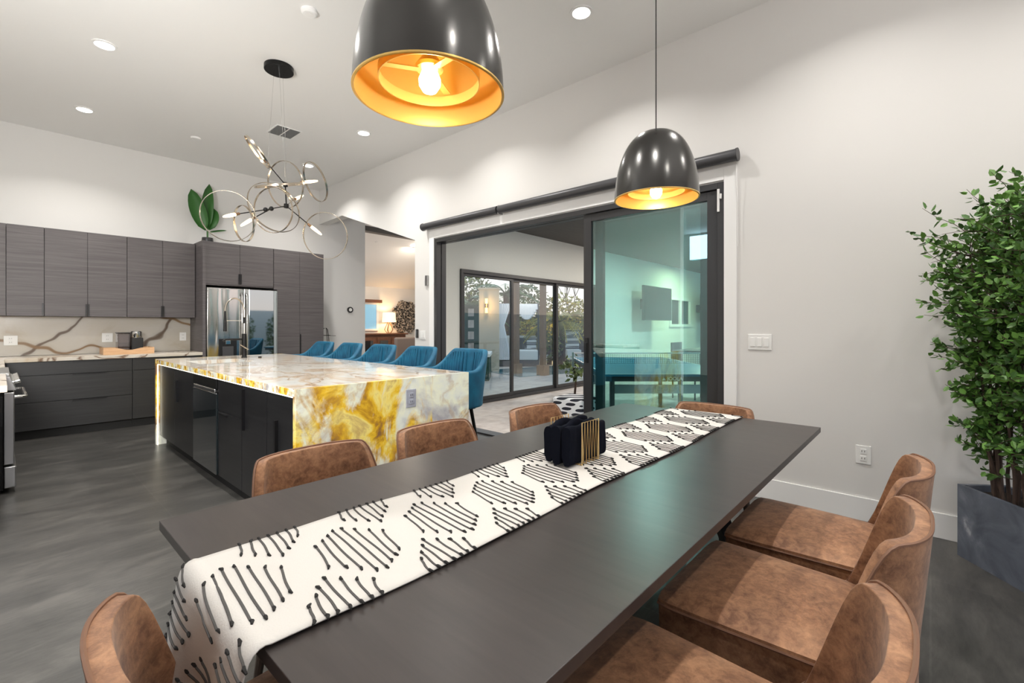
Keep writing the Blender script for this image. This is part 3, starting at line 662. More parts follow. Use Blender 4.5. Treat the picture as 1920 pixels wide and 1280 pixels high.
obj('toe_kick', box(IX0 + .09, 2.0, IY0 + .06, IY1 - .06, 0, .10), 'toe_black', t)
def idoor(y0, y1, z0, z1, hy=None, hz=None, horiz=False):
    d = obj('door', box(IX0 + .030, IX0 + .050, y0 + .002, y1 - .002, z0, z1), 'island_black', t, bevel=.001)
    if hy is not None:
        if horiz: obj('handle', box(IX0 + .018, IX0 + .0295, hy - .09, hy + .09, hz - .007, hz + .007), 'handle_black', d)
        else: obj('handle', box(IX0 + .010, IX0 + .0295, hy - .010, hy + .010, hz[0], hz[1]), 'handle_black', d)
zd = zt0 - .016
idoor(5.55, IY1 - .065, .105, zd); idoor(4.86, 5.55, .105, zd, 5.42, (.55, .76))
idoor(3.66, 4.19, .62, zd); idoor(3.66, 4.19, .105, .615, 4.05, .60, True)
idoor(3.20, 3.655, .105, zd, 3.60, (.55, .84)); idoor(IY0 + .065, 3.195, .105, zd, 3.02, (.46, .70))
dw = thing('dishwasher', 'black dishwasher with pocket handle built into the island', 'dishwasher', (IX0 + .04, 4.52, .1))
obj('front_panel', box(IX0 + .018, IX0 + .050, 4.20, 4.85, .105, .75), 'black_glass', dw, bevel=.003)
obj('control_panel', box(IX0 + .018, IX0 + .050, 4.20, 4.85, .785, zd), 'black_metal', dw, bevel=.003)
obj('handle', box(IX0 + .014, IX0 + .046, 4.23, 4.82, .752, .782), 'steel_brushed', dw, bevel=.006)
b = nb(); bx(b, sx0 - .012, sx0, sy0 - .012, sy1 + .012, .72, zt0); bx(b, sx1, sx1 + .012, sy0 - .012, sy1 + .012, .72, zt0); bx(b, sx0, sx1, sy0 - .012, sy0, .72, zt0); bx(b, sx0, sx1, sy1, sy1 + .012, .72, zt0); bx(b, sx0, sx1, sy0, sy1, .72, .73)
sk = thing('sink', 'dark undermount sink in the island top', 'sink', (1.5, 5.4, .72)); obj('basin', b, 'aluminium_grey', sk)
obj('drain', lath([(.04, .731), (.04, .735)], 20, c=(1.5, 5.4, 0)), 'steel', sk)
# ---- faucet
fx, fy = 1.86, 5.78
t = thing('kitchen_faucet', 'tall black and brass spring faucet beside the island sink', 'faucet', (fx, fy, IZ))
obj('base', lath([(.030, IZ), (.030, IZ + .01), (.026, IZ + .015)], 24, c=(fx, fy, 0)), 'black_metal', t, smooth=True)
obj('column', lath([(.024, IZ + .01), (.024, IZ + .27), (.014, IZ + .275)], 24, c=(fx, fy, 0)), 'black_metal', t, smooth=True)
to = Vector((-.80, .05, 0)).normalized(); A = Vector((fx, fy, IZ + .27))
pts = [A, A + Up * .16] + [A + Up * .25 + to * (.095 - .095 * math.cos(a)) + Up * (.15 * math.sin(a)) for a in [PI * k / 14 for k in range(15)]]
b = nb(); tb(b, pts, .0085, 8)
obj('hose_arch', b, 'champagne_metal', t, smooth=True)
tip = pts[-1]
sprg = []
for k in range(120):
    u = k / 119 * (len(pts) - 2) + .6; i = int(min(u, len(pts) - 2)); f_ = u - i; p0 = pts[i].lerp(pts[min(i + 1, len(pts) - 1)], min(1, f_)); a = k * 1.9
    sprg.append(p0 + Vector((math.cos(a) * .4, math.sin(a), math.cos(a) * .4)) * .012)
obj('spring', tube(sprg, .0016, 4), 'bronze', t)
obj('sleeve', tube([A + Up * .12, A + Up * .19], .013, 12), 'black_metal', t, smooth=True)
obj('spray_head', tube([tip + Up * .005, tip - Up * .05, tip - Up * .12, tip - Up * .22], [.009, .010, .015, .017], 14), 'black_metal', t, smooth=True)
obj('support_arm', tube([A + Up * .15, Vector((tip.x, tip.y, A.z + .15))], .004, 8), 'steel', t)
obj('side_spout', tube([Vector((fx, fy, IZ + .21)), Vector((fx, fy, IZ + .21)) + to * .19, Vector((fx, fy, IZ + .19)) + to * .21], .011, 12), 'black_metal', t, smooth=True)
obj('lever', tube([Vector((fx, fy, IZ + .09)), Vector((fx + .03, fy - .02, IZ + .095)), Vector((fx - .05, fy - .03, IZ + .15))], [.013, .010, .005], 10), 'champagne_metal', t, smooth=True)
t = thing('soap_button', 'small round black air switch button behind the island faucet', 'button', (fx + .13, fy - .1, IZ))
obj('cap', lath([(.018, IZ), (.018, IZ + .012)], 18, c=(fx + .13, fy - .1, 0)), 'black_metal', t, smooth=True)

# ------------------------------------------------------------------ shells for seats
def shell(half_w, depth, yc, p, prof, z0, thick, ns=44, nt_=10, lean=.12, amax=PI / 2, pleat=0, wtop=0, zl=.48):
    """curved seat shell open towards +Y; prof(u) gives rim height for arc position u in -1..1"""
    b = nb(); cols = []; rim = []
    for i in range(ns + 1):
        u = -1 + 2 * i / ns; a = u * amax; sx = math.copysign(abs(math.sin(a)) ** p, math.sin(a)); cy = abs(math.cos(a)) ** p if abs(u) < 1 else 0
        zt = prof(u); col = []
        for j in range(nt_ + 1):
            z = z0 + (zt - z0) * j / nt_; s = 1 + wtop * (z - zl)
            k = 1 + (pleat * (1 if i % 2 else -1) if 0 < i < ns and j > 1 else 0)
            col.append(b.verts.new((half_w * sx * s * k, yc - depth * cy * k - max(0, z - zl) * lean, z)))
        cols.append(col); rim.append(col[-1].co.copy())
    for A_, B_ in zip(cols, cols[1:]):
        for j in range(nt_): b.faces.new((A_[j], B_[j], B_[j + 1], A_[j + 1]))
    return b, rim
def cushion(b, w0, w1, y0, y1, z0, z1, puff=.02, n=12):
    """rounded, crowned seat: w0 half width at back, w1 at front"""
    top = []; 
    for i in range(n + 1):
        u = i / n * 2 - 1; row = []
        for j in range(n + 1):
            v_ = j / n * 2 - 1
            y = (y0 + y1) / 2 + (y1 - y0) / 2 * v_; w = w0 + (w1 - w0) * (v_ + 1) / 2
            cu = 1 - abs(u) ** 6; cv = 1 - abs(v_) ** 6
            k = 1 - .045 * (abs(u) ** 8) * (abs(v_) ** 8)
            row.append(b.verts.new((w * u * k, (y0 + y1) / 2 + (y - (y0 + y1) / 2) * k, z1 - .018 + puff * (1 - u * u) * (1 - v_ * v_) + .018 * cu * cv)))
        top.append(row)
    bot = [[b.verts.new((v.co.x * .985, v.co.y * .99, z0)) for v in row] for row in top]
    for i in range(n):
        for j in range(n):
            b.faces.new((top[i][j], top[i + 1][j], top[i + 1][j + 1], top[i][j + 1])); b.faces.new((bot[i][j], bot[i][j + 1], bot[i + 1][j + 1], bot[i + 1][j]))
    for i in range(n):
        for T, a in ((0, 0), (n, 1)):
            x = [(top[i][T], top[i + 1][T], bot[i + 1][T], bot[i][T])]; b.faces.new(x[0] if a else x[0][::-1])
            x = (top[T][i], top[T][i + 1], bot[T][i + 1], bot[T][i]); b.faces.new(x)
    edge = [top[i][0].co.copy() for i in range(n)] + [top[n][j].co.copy() for j in range(n)] + [top[i][n].co.copy() for i in range(n, 0, -1)] + [top[0][j].co.copy() for j in range(n, 0, -1)]
    return edge
def sstep(x): x = max(0, min(1, x)); return x * x * (3 - 2 * x)
# ------------------------------------------------------------------ dining chair
def dining_chair(label, loc, rz):
    t = thing('dining_chair', label, 'chair', loc, rz, 'brown leather dining chairs around the table')
    def prof(u):
        a = abs(u)
        return .795 - .40 * sstep((a - .5) / .55) ** 1.4
    b, rim = shell(.250, .20, -.12, .74, prof, .36, .04, lean=.09, wtop=-.10)
    o = obj('backrest', b, 'leather', t, smooth=True, world=False, ang=180)
    md = o.modifiers.new('s', 'SOLIDIFY'); md.thickness = .036; md.offset = 0
    bv = o.modifiers.new('bevel', 'BEVEL'); bv.width = .016; bv.segments = 3; bv.limit_method = 'ANGLE'; bv.angle_limit = R(50)
    # piping follows the outer rim edge
    pp = []
    for i, p_ in enumerate(rim):
        a = rim[max(0, i - 1)]; c_ = rim[min(len(rim) - 1, i + 1)]; d = (c_ - a); n_ = Vector((d.y, -d.x, 0)).normalized()
        pp.append(p_ + n_ * .016 + Vector((0, 0, .001)))
    pp = [Vector((pp[0].x, pp[0].y + .004, .40))] + pp + [Vector((pp[-1].x, pp[-1].y + .004, .40))]
    obj('piping', tube(pp, .0042, 6), 'piping_leather', t, smooth=True, world=False)
    b = nb(); edge = cushion(b, .235, .262, -.255, .25, .355, .50, .014)
    st = obj('seat', b, 'leather', t, smooth=True, world=False, ang=50)
    b = nb(); tb(b, [e_ + Vector((e_.x * .004, e_.y * .004, -.012)) for e_ in edge], .0042, 6, closed=True); obj('piping', b, 'piping_leather', st, smooth=True, world=False)
    for sx_ in (-1, 1):
        for sy_ in (-1, 1):
            b = nb(); x0, y0 = sx_ * .20, (.19 if sy_ > 0 else -.19); x1, y1 = sx_ * .225, (.225 if sy_ > 0 else -.27)
            tb(b, [(x0, y0, .378), (x1, y1, 0)], [.022, .013], 4 if False else 10); obj('leg', b, 'leg_wood', t, smooth=True, world=False)
    return t
ch = dining_chair('brown leather chair at the near long side, cut by the bottom edge of the photo', (.93, .380, 0), 0)
def dc(label, loc, rz): return dup(ch, loc, rz, label)
dc('brown leather chair in the middle of the near long side, seat fully seen', (1.56, .360, 0), 0)
dc('brown leather chair on the near side closest to the wall outlet, back looking grey', (2.15, .355, 0), 0)
dc('brown leather chair at the near head of the table beside the hanging runner', (.448, .905, 0), R(-90))
dc('brown leather chair across the table in front of the black island cabinets', (.84, 1.52, 0), PI)
dc('brown leather chair across the table in front of the onyx panel', (1.44, 1.52, 0), PI)
dc('brown leather chair across the table in front of the sliding door threshold', (2.15, 1.47, 0), PI)
dc('brown leather chair at the far end of the table by the glass', (2.65, .99, 0), R(90))

# ------------------------------------------------------------------ dining table
t = thing('dining_table', 'long dark brown dining table under the two pendants', 'table', (1.57, .99, 0))
TX0, TX1, TY0, TY1, TZ = .29, 2.865, .424, 1.555, .76
obj('tabletop', box(TX0, TX1, TY0, TY1, TZ - .026, TZ), 'table_wood', t, bevel=.0015)
obj('apron', box(TX0 + .35, TX1 - .35, TY0 + .30, TY1 - .30, TZ - .075, TZ - .027), 'toe_black', t)
for x in (TX0 + .55, TX1 - .50):
    for s in (-1, 1):
        b = nb(); tb(b, [(x, .99 + s * .10, TZ - .076), (x - .0, .99 + s * .36, .0)], [.05, .04], 4); obj('leg', b, 'toe_black', t)
# ---- runner
RY0, RY1 = .798, 1.212; TH = .003
def rpos(s, v):
    """s = distance along runner from far end (world x = 2.86 - s), wraps over the near edge; v in 0..1 across"""
    flat = 2.862 - (TX0 + .0); r = .028
    y = RY0 + (RY1 - RY0) * v + .006 * math.sin(s * 5.1 + v * 2) * (1 if .02 < v < .98 else 1.3)
    wav = .0018 + .0022 * (1 + math.sin(s * 13 + v * 5)) * (.3 + abs(v - .5))
    if s < flat - r * 0: return Vector((2.862 - s, y, TZ + wav + .002))
    q = s - flat; arc = r * PI / 2
    if q < arc:
        a = q / r; return Vector((TX0 - r * math.sin(a), y, TZ - r + r * math.cos(a) + .004 + wav * math.cos(a)))
    h_ = q - arc; swing = .020 * math.sin(v * 7.5 + 1.0) * min(1, h_ * 6) + .035 * min(1, h_ * 2.5)
    yy = y + (v - .5) * -.04 * min(1, h_ * 3)
    return Vector((TX0 - r - max(-.01, swing) - .002, yy, TZ - r - h_ + .004))
L_R = 2.862 - TX0 + .255
t = thing('table_runner', 'white woven table runner with dark yarn stripes draped over the near table end', 'runner', (1.5, 1.0, TZ))
b = nb(); ns, nv = 300, 20; G = [[b.verts.new(rpos(L_R * i / ns, j / nv)) for j in range(nv + 1)] for i in range(ns + 1)]
for i in range(ns):
    for j in range(nv): b.faces.new((G[i][j], G[i + 1][j], G[i + 1][j + 1], G[i][j + 1]))
o = obj('cloth', b, 'runner_cloth', t, smooth=True, ang=180); md = o.modifiers.new('s', 'SOLIDIFY'); md.thickness = .0025; md.offset = 1
def rn(s, v):
    a = rpos(s + .004, v) - rpos(s - .004, v); c_ = rpos(s, v + .01) - rpos(s, v - .01); n_ = a.cross(c_).normalized()
    if n_.z < -.05 or (abs(n_.z) < .05 and n_.x > 0): n_ = -n_
    return n_
yb, kb = nb(), nb(); rng = random.Random(3)
def thread(s, v0, v1, sk):
    pts = []; n = max(5, int((v1 - v0) * 22)); ph = rng.random() * 6
    for i in range(n + 1):
        u = i / n; v_ = v0 + (v1 - v0) * u; ss = s + sk * (.5 - u) + .0012 * math.sin(u * 5 + ph)
        ss = max(.01, min(L_R - .01, ss)); vv = max(.012, min(.988, v_))
        pts.append(rpos(ss, vv) + rn(ss, vv) * .0032)
    tb(yb, pts, .0029, 5, squash=.7)
    for p_, q in ((pts[0], pts[1]), (pts[-1], pts[-2])):
        d = (p_ - q).normalized(); side = d.cross(Vector((0, 0, 1)))
        sd = side.normalized() if side.length > .01 else Vector((0, 0, 0))
        tb(kb, [p_ + Vector((0, 0, .001)), p_ + d * .006 + Vector((0, 0, .002)) + sd * rng.uniform(-.002, .002), p_ + d * .014 + sd * rng.uniform(-.004, .004) + Vector((0, 0, .001))], [.0026, .0036, .0020], 6)
per = .246; x0 = 2.862 - .318
k = -1
while True:
    sc = x0 - 2.862 + 2.862 - .0 - per * k   # arc position of cluster A centres
    sc = (2.862 - .318) - per * k
    k += 1
    if sc < -.1: break
k = -3
while True:
    sc = (2.862 - .318) - per * k
    k += 1
    if sc < -.1: break
    if sc > L_R + .1: continue
    for i in range(8):          # full diamond in the middle
        s = sc + (i - 3.5) * .0215; w = .60 - abs(i - 3.5) * .105
        if .01 < s < L_R - .01: thread(s, .50 - w / 2 - .02 + (i - 3.5) * .012, .50 + w / 2 - .02 + (i - 3.5) * .012, .022)
    sb = sc - per / 2
    for i in range(7):          # half diamonds at both borders
        s = sb + (i - 3) * .0215; w = .27 - abs(i - 3) * .058
        if .01 < s < L_R - .01:
            thread(s, .985 - w, .985, .012); thread(s, .015, .015 + w, .012)
obj('stitched_yarn', yb, 'yarn', t, smooth=True)['kind'] = 'stuff'
obj('yarn_knots', kb, 'yarn_knot', t, smooth=True)['kind'] = 'stuff'

# ---- napkin holder
NZ = TZ + .009
t = thing('napkin_holder', 'gold wire napkin holder standing on the white runner', 'holder', (1.51, 1.03, NZ))
for y in (.962, 1.105):
    b = nb(); tb(b, [(1.452, y, NZ), (1.452, y, NZ + .158), (1.568, y, NZ + .158), (1.568, y, NZ)], .0022, 6)
    zz = []
    for i in range(13): zz.append((1.452 + .116 * i / 12, y, NZ + (.004 if i % 2 else .157)))
    tb(b, zz, .0017, 5)
    obj('wire_side', b, 'gold_wire', t, smooth=True)
b = nb()
for x in (1.452, 1.568): tb(b, [(x, .962, NZ + .002), (x, 1.105, NZ + .002)], .0022, 6)
for i in range(5): tb(b, [(1.457 + .0262 * i, .962, NZ + .002), (1.457 + .0262 * i, 1.105, NZ + .002)], .0017, 5)
obj('base_wires', b, 'gold_wire', t, smooth=True)
def napkin(y, th, x0, x1, label, seed):
    rg = random.Random(seed); b = nb(); n = 22; m_ = 10; secs = []
    for i in range(n + 1):
        u = i / n; x = x0 + (x1 - x0) * u; e_ = abs(u - .5) * 2; fat = th * (.8 + .35 * e_ ** 2 + .12 * math.sin(u * 17 + seed)); zt = .150 - .012 * e_ + .006 * math.sin(u * 11 + seed)
        row = []
        for j in range(m_ * 2):
            a = 2 * PI * j / (m_ * 2); sy = math.copysign(abs(math.cos(a)) ** .7, math.cos(a)); sz = math.copysign(abs(math.sin(a)) ** .45, math.sin(a))
            row.append(b.verts.new((x + rg.uniform(-.001, .001), y + sy * fat * (1 + .16 * math.sin(u * 40 + j)), NZ + .005 + zt / 2 + sz * zt / 2)))
        secs.append(row)
    for A_, B_ in zip(secs, secs[1:]):
        for j in range(m_ * 2): b.faces.new((A_[j], A_[(j + 1) % (m_ * 2)], B_[(j + 1) % (m_ * 2)], B_[j]))
    b.faces.new(secs[0][::-1]); b.faces.new(secs[-1])
    tag(obj('cloth_napkin', b, 'napkin_cloth', None, smooth=True, ang=60), label, 'napkin', 'black napkins in the gold holder')
napkin(.986, .016, 1.385, 1.635, 'folded black cloth napkin at the front of the gold holder', 1)
napkin(1.030, .017, 1.380, 1.625, 'folded black cloth napkin in the middle of the gold holder', 2)
napkin(1.076, .018, 1.395, 1.64, 'folded black cloth napkin at the back of the gold holder', 4)

# ------------------------------------------------------------------ counter stools
def stool(label, loc, rz):
    t = thing('counter_stool', label, 'stool', loc, rz, 'teal velvet stools along the island')
    def prof(u):
        a = abs(u); return 1.068 - .175 * sstep((a - .34) / .56)
    b, rim = shell(.285, .37, .08, .58, prof, .56, .04, ns=56, lean=.14, wtop=.10, pleat=.0, zl=.62)
    o = obj('shell', b, 'velvet_teal', t, smooth=True, world=False, ang=180); md = o.modifiers.new('s', 'SOLIDIFY'); md.thickness = .05; md.offset = 0
    bv = o.modifiers.new('bevel', 'BEVEL'); bv.width = .018; bv.segments = 3; bv.limit_method = 'ANGLE'; bv.angle_limit = R(50)
    b = nb(); n = 24
    for i in range(n):
        u = -.86 + 1.72 * i / (n - 1); a = u * PI / 2; sx_ = math.copysign(abs(math.sin(a)) ** .58, math.sin(a)); cy = abs(math.cos(a)) ** .58; pts = []
        for j in range(6):
            z = .64 + (prof(u) - .03 - .64) * j / 5; s = 1 + .10 * (z - .62); pts.append((.285 * sx_ * s * .915, .08 - .37 * cy * .925 - max(0, z - .62) * .14 + .004, z))
        tb(b, pts, [.008, .014, .017, .017, .016, .010], 6)
    obj('pleats', b, 'velvet_teal', t, smooth=True, world=False)
    b = nb(); cushion(b, .235, .245, -.22, .24, .57, .66, .02); obj('seat', b, 'velvet_teal', t, smooth=True, world=False, ang=50)
    obj('seat_pan', box(-.2, .2, -.2, .2, .535, .569), 'black_metal', t, world=False)
    for sx_ in (-1, 1):
        for sy_ in (-1, 1):
            obj('leg', tube([(sx_ * .17, sy_ * .17, .545), (sx_ * .245, sy_ * .235, 0)], [.017, .011], 10), 'black_metal', t, smooth=True, world=False)
    k_ = .22; z = .20
    for A_, B_ in (((-k_, k_), (k_, k_)), ((-k_, -k_), (k_, -k_)), ((-k_, -k_), (-k_, k_)), ((k_, -k_), (k_, k_))):
        obj('footrest', tube([(A_[0], A_[1], z), (B_[0], B_[1], z)], .009, 8), 'black_metal', t, smooth=True, world=False)
    return t
SX = 2.70
st = stool('teal velvet counter stool nearest the table, its side fully seen', (SX, 3.27, 0), R(90))
for i, l in enumerate(('second teal velvet stool from the table', 'third and middle teal velvet stool of the row of five', 'fourth teal velvet stool from the table', 'farthest teal velvet stool, next to the tall cabinets')):
    dup(st, (SX, 3.27 + .735 * (i + 1), 0), R(90), l)

# ------------------------------------------------------------------ planter and tree
t = thing('planter_box', 'blue grey stone trough planter on the floor at the right edge', 'planter', (3.2, -.35, 0))
dx = Vector((-.80, -.60, 0)); dyv = Vector((.60, -.80, 0)); P0 = Vector((3.615, -.112, 0)); PW, PD, PH = .95, .25, .40
def pl(a, c_, z): return P0 + dx * a + dyv * c_ + Up * z
def hexa(b, pts8):
    v = [b.verts.new(p) for p in pts8]
    for f in ((0, 3, 2, 1), (4, 5, 6, 7), (0, 1, 5, 4), (1, 2, 6, 5), (2, 3, 7, 6), (3, 0, 4, 7)): b.faces.new([v[i] for i in f])
b = nb(); w = .02
for a0, a1, c0, c1 in ((0, PW, 0, w), (0, PW, PD - w, PD), (0, w, w, PD - w), (PW - w, PW, w, PD - w)):
    hexa(b, [pl(a, c_, z) for z in (0, PH) for a, c_ in ((a0, c0), (a1, c0), (a1, c1), (a0, c1))])
obj('trough', b, 'planter_stone', t)
b = nb(); hexa(b, [pl(a, c_, z) for z in (.30, PH - .035) for a, c_ in ((w, w), (PW - w, w), (PW - w, PD - w), (w, PD - w))]); obj('soil', b, 'soil', t)
tt = thing('potted_ficus', 'leafy green artificial ficus screen growing out of the stone trough', 'plant', P0 + dx * .35 + dyv * .13 + Up * .36)
rg = random.Random(11); tr, tw, lf = nb(), nb(), nb()
def leaf(b, p, d, n_, L, w_):
    s = d.cross(n_)
    if s.length < 1e-3: return
    s.normalize(); n2 = s.cross(d).normalized()
    P = [p, p + d * L * .3 + s * w_ - n2 * w_ * .25, p + d * L * .7 + s * w_ * .8 - n2 * w_ * .2, p + d * L, p + d * L * .7 - s * w_ * .8 - n2 * w_ * .2, p + d * L * .3 - s * w_ - n2 * w_ * .25, p + d * L * .5]
    v = [b.verts.new(q) for q in P]
    for i in range(6): b.faces.new((v[6], v[i], v[(i + 1) % 6]))
def rdir(): return Vector((rg.gauss(0, 1), rg.gauss(0, 1), rg.gauss(0, 1))).normalized()
def twig(p, d, L, nl, ls=.032):
    pts = [p]; q = p.copy(); dd = d.copy()
    for i in range(5):
        dd = (dd + rdir() * .28 + Vector((0, 0, .03))).normalized(); q = q + dd * L / 5; q.x = min(q.x, XR - .05); pts.append(q.copy())
    tb(tw, pts, [.0028, .0025, .002, .0017, .0013, .001], 4)
    for k_ in range(nl):
        u = .25 + .75 * (k_ + rg.random()) / nl * .98; i = min(4, int(u * 5)); p_ = pts[i].lerp(pts[i + 1], u * 5 - i)
        ld = (rdir() + dd * .7).normalized(); pos = p_ + ld * .008
        if pos.x + .04 > XR - .005: continue
        leaf(lf, pos, ld, (Vector((0, 0, 1)) + rdir() * .9).normalized(), ls * rg.uniform(.8, 1.25), ls * .30 * rg.uniform(.85, 1.2))
for s in range(30):
    a = .05 + (PW - .35) * (s + rg.random() * .8) / 30; p = pl(a, .05 + rg.random() * .16, .355)
    top = 1.55 + rg.random() * .35 if a > .12 else 1.35
    lean = Vector((rg.uniform(-.10, .06), rg.uniform(-.02, .14), 0)); pts = [p]; n = 9
    for i in range(1, n + 1):
        q = p + lean * (i / n) + Up * (top - .355) * i / n + Vector((rg.uniform(-.014, .014), rg.uniform(-.014, .014), 0)); q.x = min(q.x, XR - .06); pts.append(q)
    tb(tr, pts, [.009 - .0006 * i for i in range(n + 1)], 6)
    for i in range(2, n + 1):
        z = pts[i].z; dens = 4 if z > .95 else (3 if z > .6 else 1)
        for k_ in range(dens):
            d = Vector((rg.uniform(-1, .6), rg.uniform(-.5, 1), rg.uniform(-.1, .9))).normalized()
            twig(pts[i], d, rg.uniform(.10, .24) * (1.15 if z > 1.3 else .9), 10, .040)
for sgn, z, L in ((1, 1.72, .42), (1, 1.68, .38), (1, 1.60, .36), (1, 1.42, .30), (1, 1.36, .30), (1, 1.15, .26), (1, 1.12, .28), (1, 1.07, .25), (1, .86, .22), (1, .82, .20), (1, .62, .12), (1, 1.65, .34), (1, 1.55, .32), (1, 1.48, .30)):
    for k_ in range(3):
        p = pl(.10 + .06 * k_, .10, z - .06 * k_); twig(p, Vector((rg.uniform(-.15, .1), 1, .18 + rg.uniform(-.15, .2))).normalized(), L * rg.uniform(.8, 1.1), 14, .040)
for k_ in range(8):
    twig(pl(.32 + .05 * k_, .10, 1.72 + .02 * k_), Vector((rg.uniform(-.2, .2), .35, 1)).normalized(), .26, 13, .033)
obj('trunks', tr, 'bark', tt, smooth=True); obj('twigs', tw, 'bark', tt, smooth=True); obj('foliage', lf, 'leaf_green', tt)

# doorstop
t = thing('door_stop', 'tiny white door stop standing in front of the baseboard', 'doorstop', (3.55, .02, 0))
obj('pin', lath([(.006, 0), (.005, .045), (.008, .05)], 10, c=(3.55, .02, 0)), 'plate_white', t, smooth=True)

# ------------------------------------------------------------------ wire stand near the back wall
t = thing('wire_stand', 'thin black wire stand beside the tall cabinets behind the stools', 'stand', (3.77, 7.75, 0))
for k_ in range(3):
    a = 2 * PI * k_ / 3 + .4; c_ = Vector((3.77, 7.75, 0)); e_ = Vector((math.cos(a), math.sin(a), 0))
    obj('leg', tube([c_ + e_ * .13, c_ + e_ * .09 + Up * 1.0, c_ + e_ * .05 + Up * 1.22, c_ + e_ * .015 + Up * 1.245], .006, 6), 'black_metal', t)
b = nb(); ring(b, (3.77, 7.75, 1.0), (0, 0, 1), .09, .005, 24); ring(b, (3.77, 7.75, 1.12), (0, 0, 1), .075, .005, 24); tb(b, [(3.70, 7.75, 1.12), (3.95, 7.74, 1.11)], .004, 6); obj('hoop', b, 'black_metal', t)

# ------------------------------------------------------------------ living room seen through the opening
def poly_prism(b, pts, z0, z1):
    lo = [b.verts.new((x, y, z0)) for x, y in pts]; hi = [b.verts.new((x, y, z1)) for x, y in pts]; n = len(pts)
    b.faces.new(lo[::-1]); b.faces.new(hi)
    for i in range(n): b.faces.new((lo[i], lo[(i + 1) % n], hi[(i + 1) % n], hi[i]))
b = nb(); poly_prism(b, [(XO, YP), (4.7, YP), (8.6, 11.3), (XO, 11.3)], -.15, 0)
struct('floor_living', b, 'floor_tile', 'dark floor of the living room')
struct('wall_living_far', box(XO, 8.6, 11.1, 11.25, 0, 4.4), 'wall_paint', 'white far wall of the living room')
b = nb(); poly_prism(b, [(4.60, YP + .15), (4.75, YP + .15), (8.45, 11.1), (8.30, 11.1)], 0, 4.4)
struct('wall_living_side', b, 'wall_paint', 'white side wall of the living room')
b = nb(); q = [(XO, 5.75, 3.12), (4.72, 5.75, 3.12), (8.5, 11.1, 2.33), (XO, 11.1, 2.33)]
# sloped ceiling following the roof
def cz(y): return 2.33 + (11.1 - y) * .38
lo = [b.verts.new((x, y, cz(y))) for x, y, z in q]; hi = [b.verts.new((x, y, cz(y) + .12)) for x, y, z in q]
b.faces.new(lo[::-1]); b.faces.new(hi)
for i in range(4): b.faces.new((lo[i], lo[(i + 1) % 4], hi[(i + 1) % 4], hi[i]))
struct('ceiling_living', b, 'ceiling_paint', 'sloped ceiling of the living room')
b = nb(); bx(b, 4.05, 6.60, 8.50, 8.68, 3.215, 3.75); struct('trim_2', b, 'beam_grey', 'dark beam under the living room ceiling')
t = thing('sideboard', 'carved brown wooden sideboard under the lit lamp in the living room', 'sideboard', (6.7, 10.85, 0))
obj('top', box(6.0, 7.50, 10.60, 11.08, 1.045, 1.085), 'sideboard_wood', t, bevel=.008)
obj('body', box(6.06, 7.44, 10.65, 11.07, .08, 1.044), 'sideboard_wood', t, bevel=.004)
for k_ in range(3):
    x = 6.12 + .44 * k_; d = obj('door', box(x, x + .38, 10.625, 10.65, .16, .98), 'sideboard_wood', t, bevel=.004)
    obj('door_glass', box(x + .07, x + .31, 10.618, 10.624, .26, .90), 'black_glass', d)
for x in (6.12, 7.38): obj('leg', box(x - .035, x + .035, 10.7, 10.77, 0, .08), 'sideboard_wood', t)
t = thing('table_lamp', 'lit cream drum shade lamp with a bronze geometric base on the sideboard', 'lamp', (7.05, 10.85, 1.086))
obj('lamp_shade', lath([(.185, 1.38), (.165, 1.64)], 32, c=(7.05, 10.85, 0), capb=False, capt=False), 'lamp_shade_lit', t, smooth=True)
b = nb()
for k_ in range(5):
    a = 2 * PI * k_ / 5; e_ = Vector((math.cos(a), math.sin(a), 0)); c_ = Vector((7.05, 10.85, 1.088)); tb(b, [c_ + e_ * .06 + Up * .005, c_ + e_ * .12 + Up * .09, c_ + e_ * .03 + Up * .30], .010, 6); a2 = a + 2 * PI / 5; f_ = Vector((math.cos(a2), math.sin(a2), 0)); tb(b, [c_ + e_ * .06 + Up * .005, c_ + f_ * .06 + Up * .005], .010, 6)
obj('base', b, 'bronze', t)
light('lamp_bulb_light', 'POINT', (0, 0, .42), 20, (1, .62, .3), .06, parent=t)
t = thing('wall_art', 'large round wall art of dark and pale wood slices in the living room', 'wall art', (7.75, 11.08, 1.5))
b = nb(); rg2 = random.Random(5)
lathe(b, [(.40, 0), (.40, -.012)], 32, c=(7.72, 11.092, 1.52), axis='Y')
for k_ in range(260):
    x = rg2.uniform(-.46, .46); z = rg2.uniform(-.44, .44)
    if (x / .46) ** 2 + (z / .44) ** 2 > 1.05: continue
    r_ = rg2.uniform(.025, .055); lathe(b, [(r_, 0), (r_, -.02 - .04 * rg2.random())], 9, c=(7.72 + x, 11.085, 1.52 + z), axis='Y')
obj('slices', b, 'art_slices', t)
wn = thing('window_1', 'small blue window in the far living room wall', 'window', (6.45, 11.09, 1.6)); wn['kind'] = 'structure'
obj('window_frame', (lambda b_: (bx(b_, 6.0, 6.06, 11.06, 11.1, 1.15, 1.90), bx(b_, 6.80, 6.86, 11.06, 11.1, 1.15, 1.90), bx(b_, 6.06, 6.80, 11.06, 11.1, 1.15, 1.20), bx(b_, 6.06, 6.80, 11.06, 11.1, 1.85, 1.90), b_)[-1])(nb()), 'trim_paint', wn)
obj('pane', box(6.06, 6.80, 11.085, 11.098, 1.20, 1.85), 'window_blue', wn)
tag(obj('valance', box(5.95, 6.93, 10.99, 11.09, 1.90, 1.98), 'sideboard_wood', bevel=.005), 'brown wooden valance above the blue living room window', 'valance')
t = thing('armchair', 'taupe upholstered chair back below the wall art', 'armchair', (6.6, 9.4, 0))
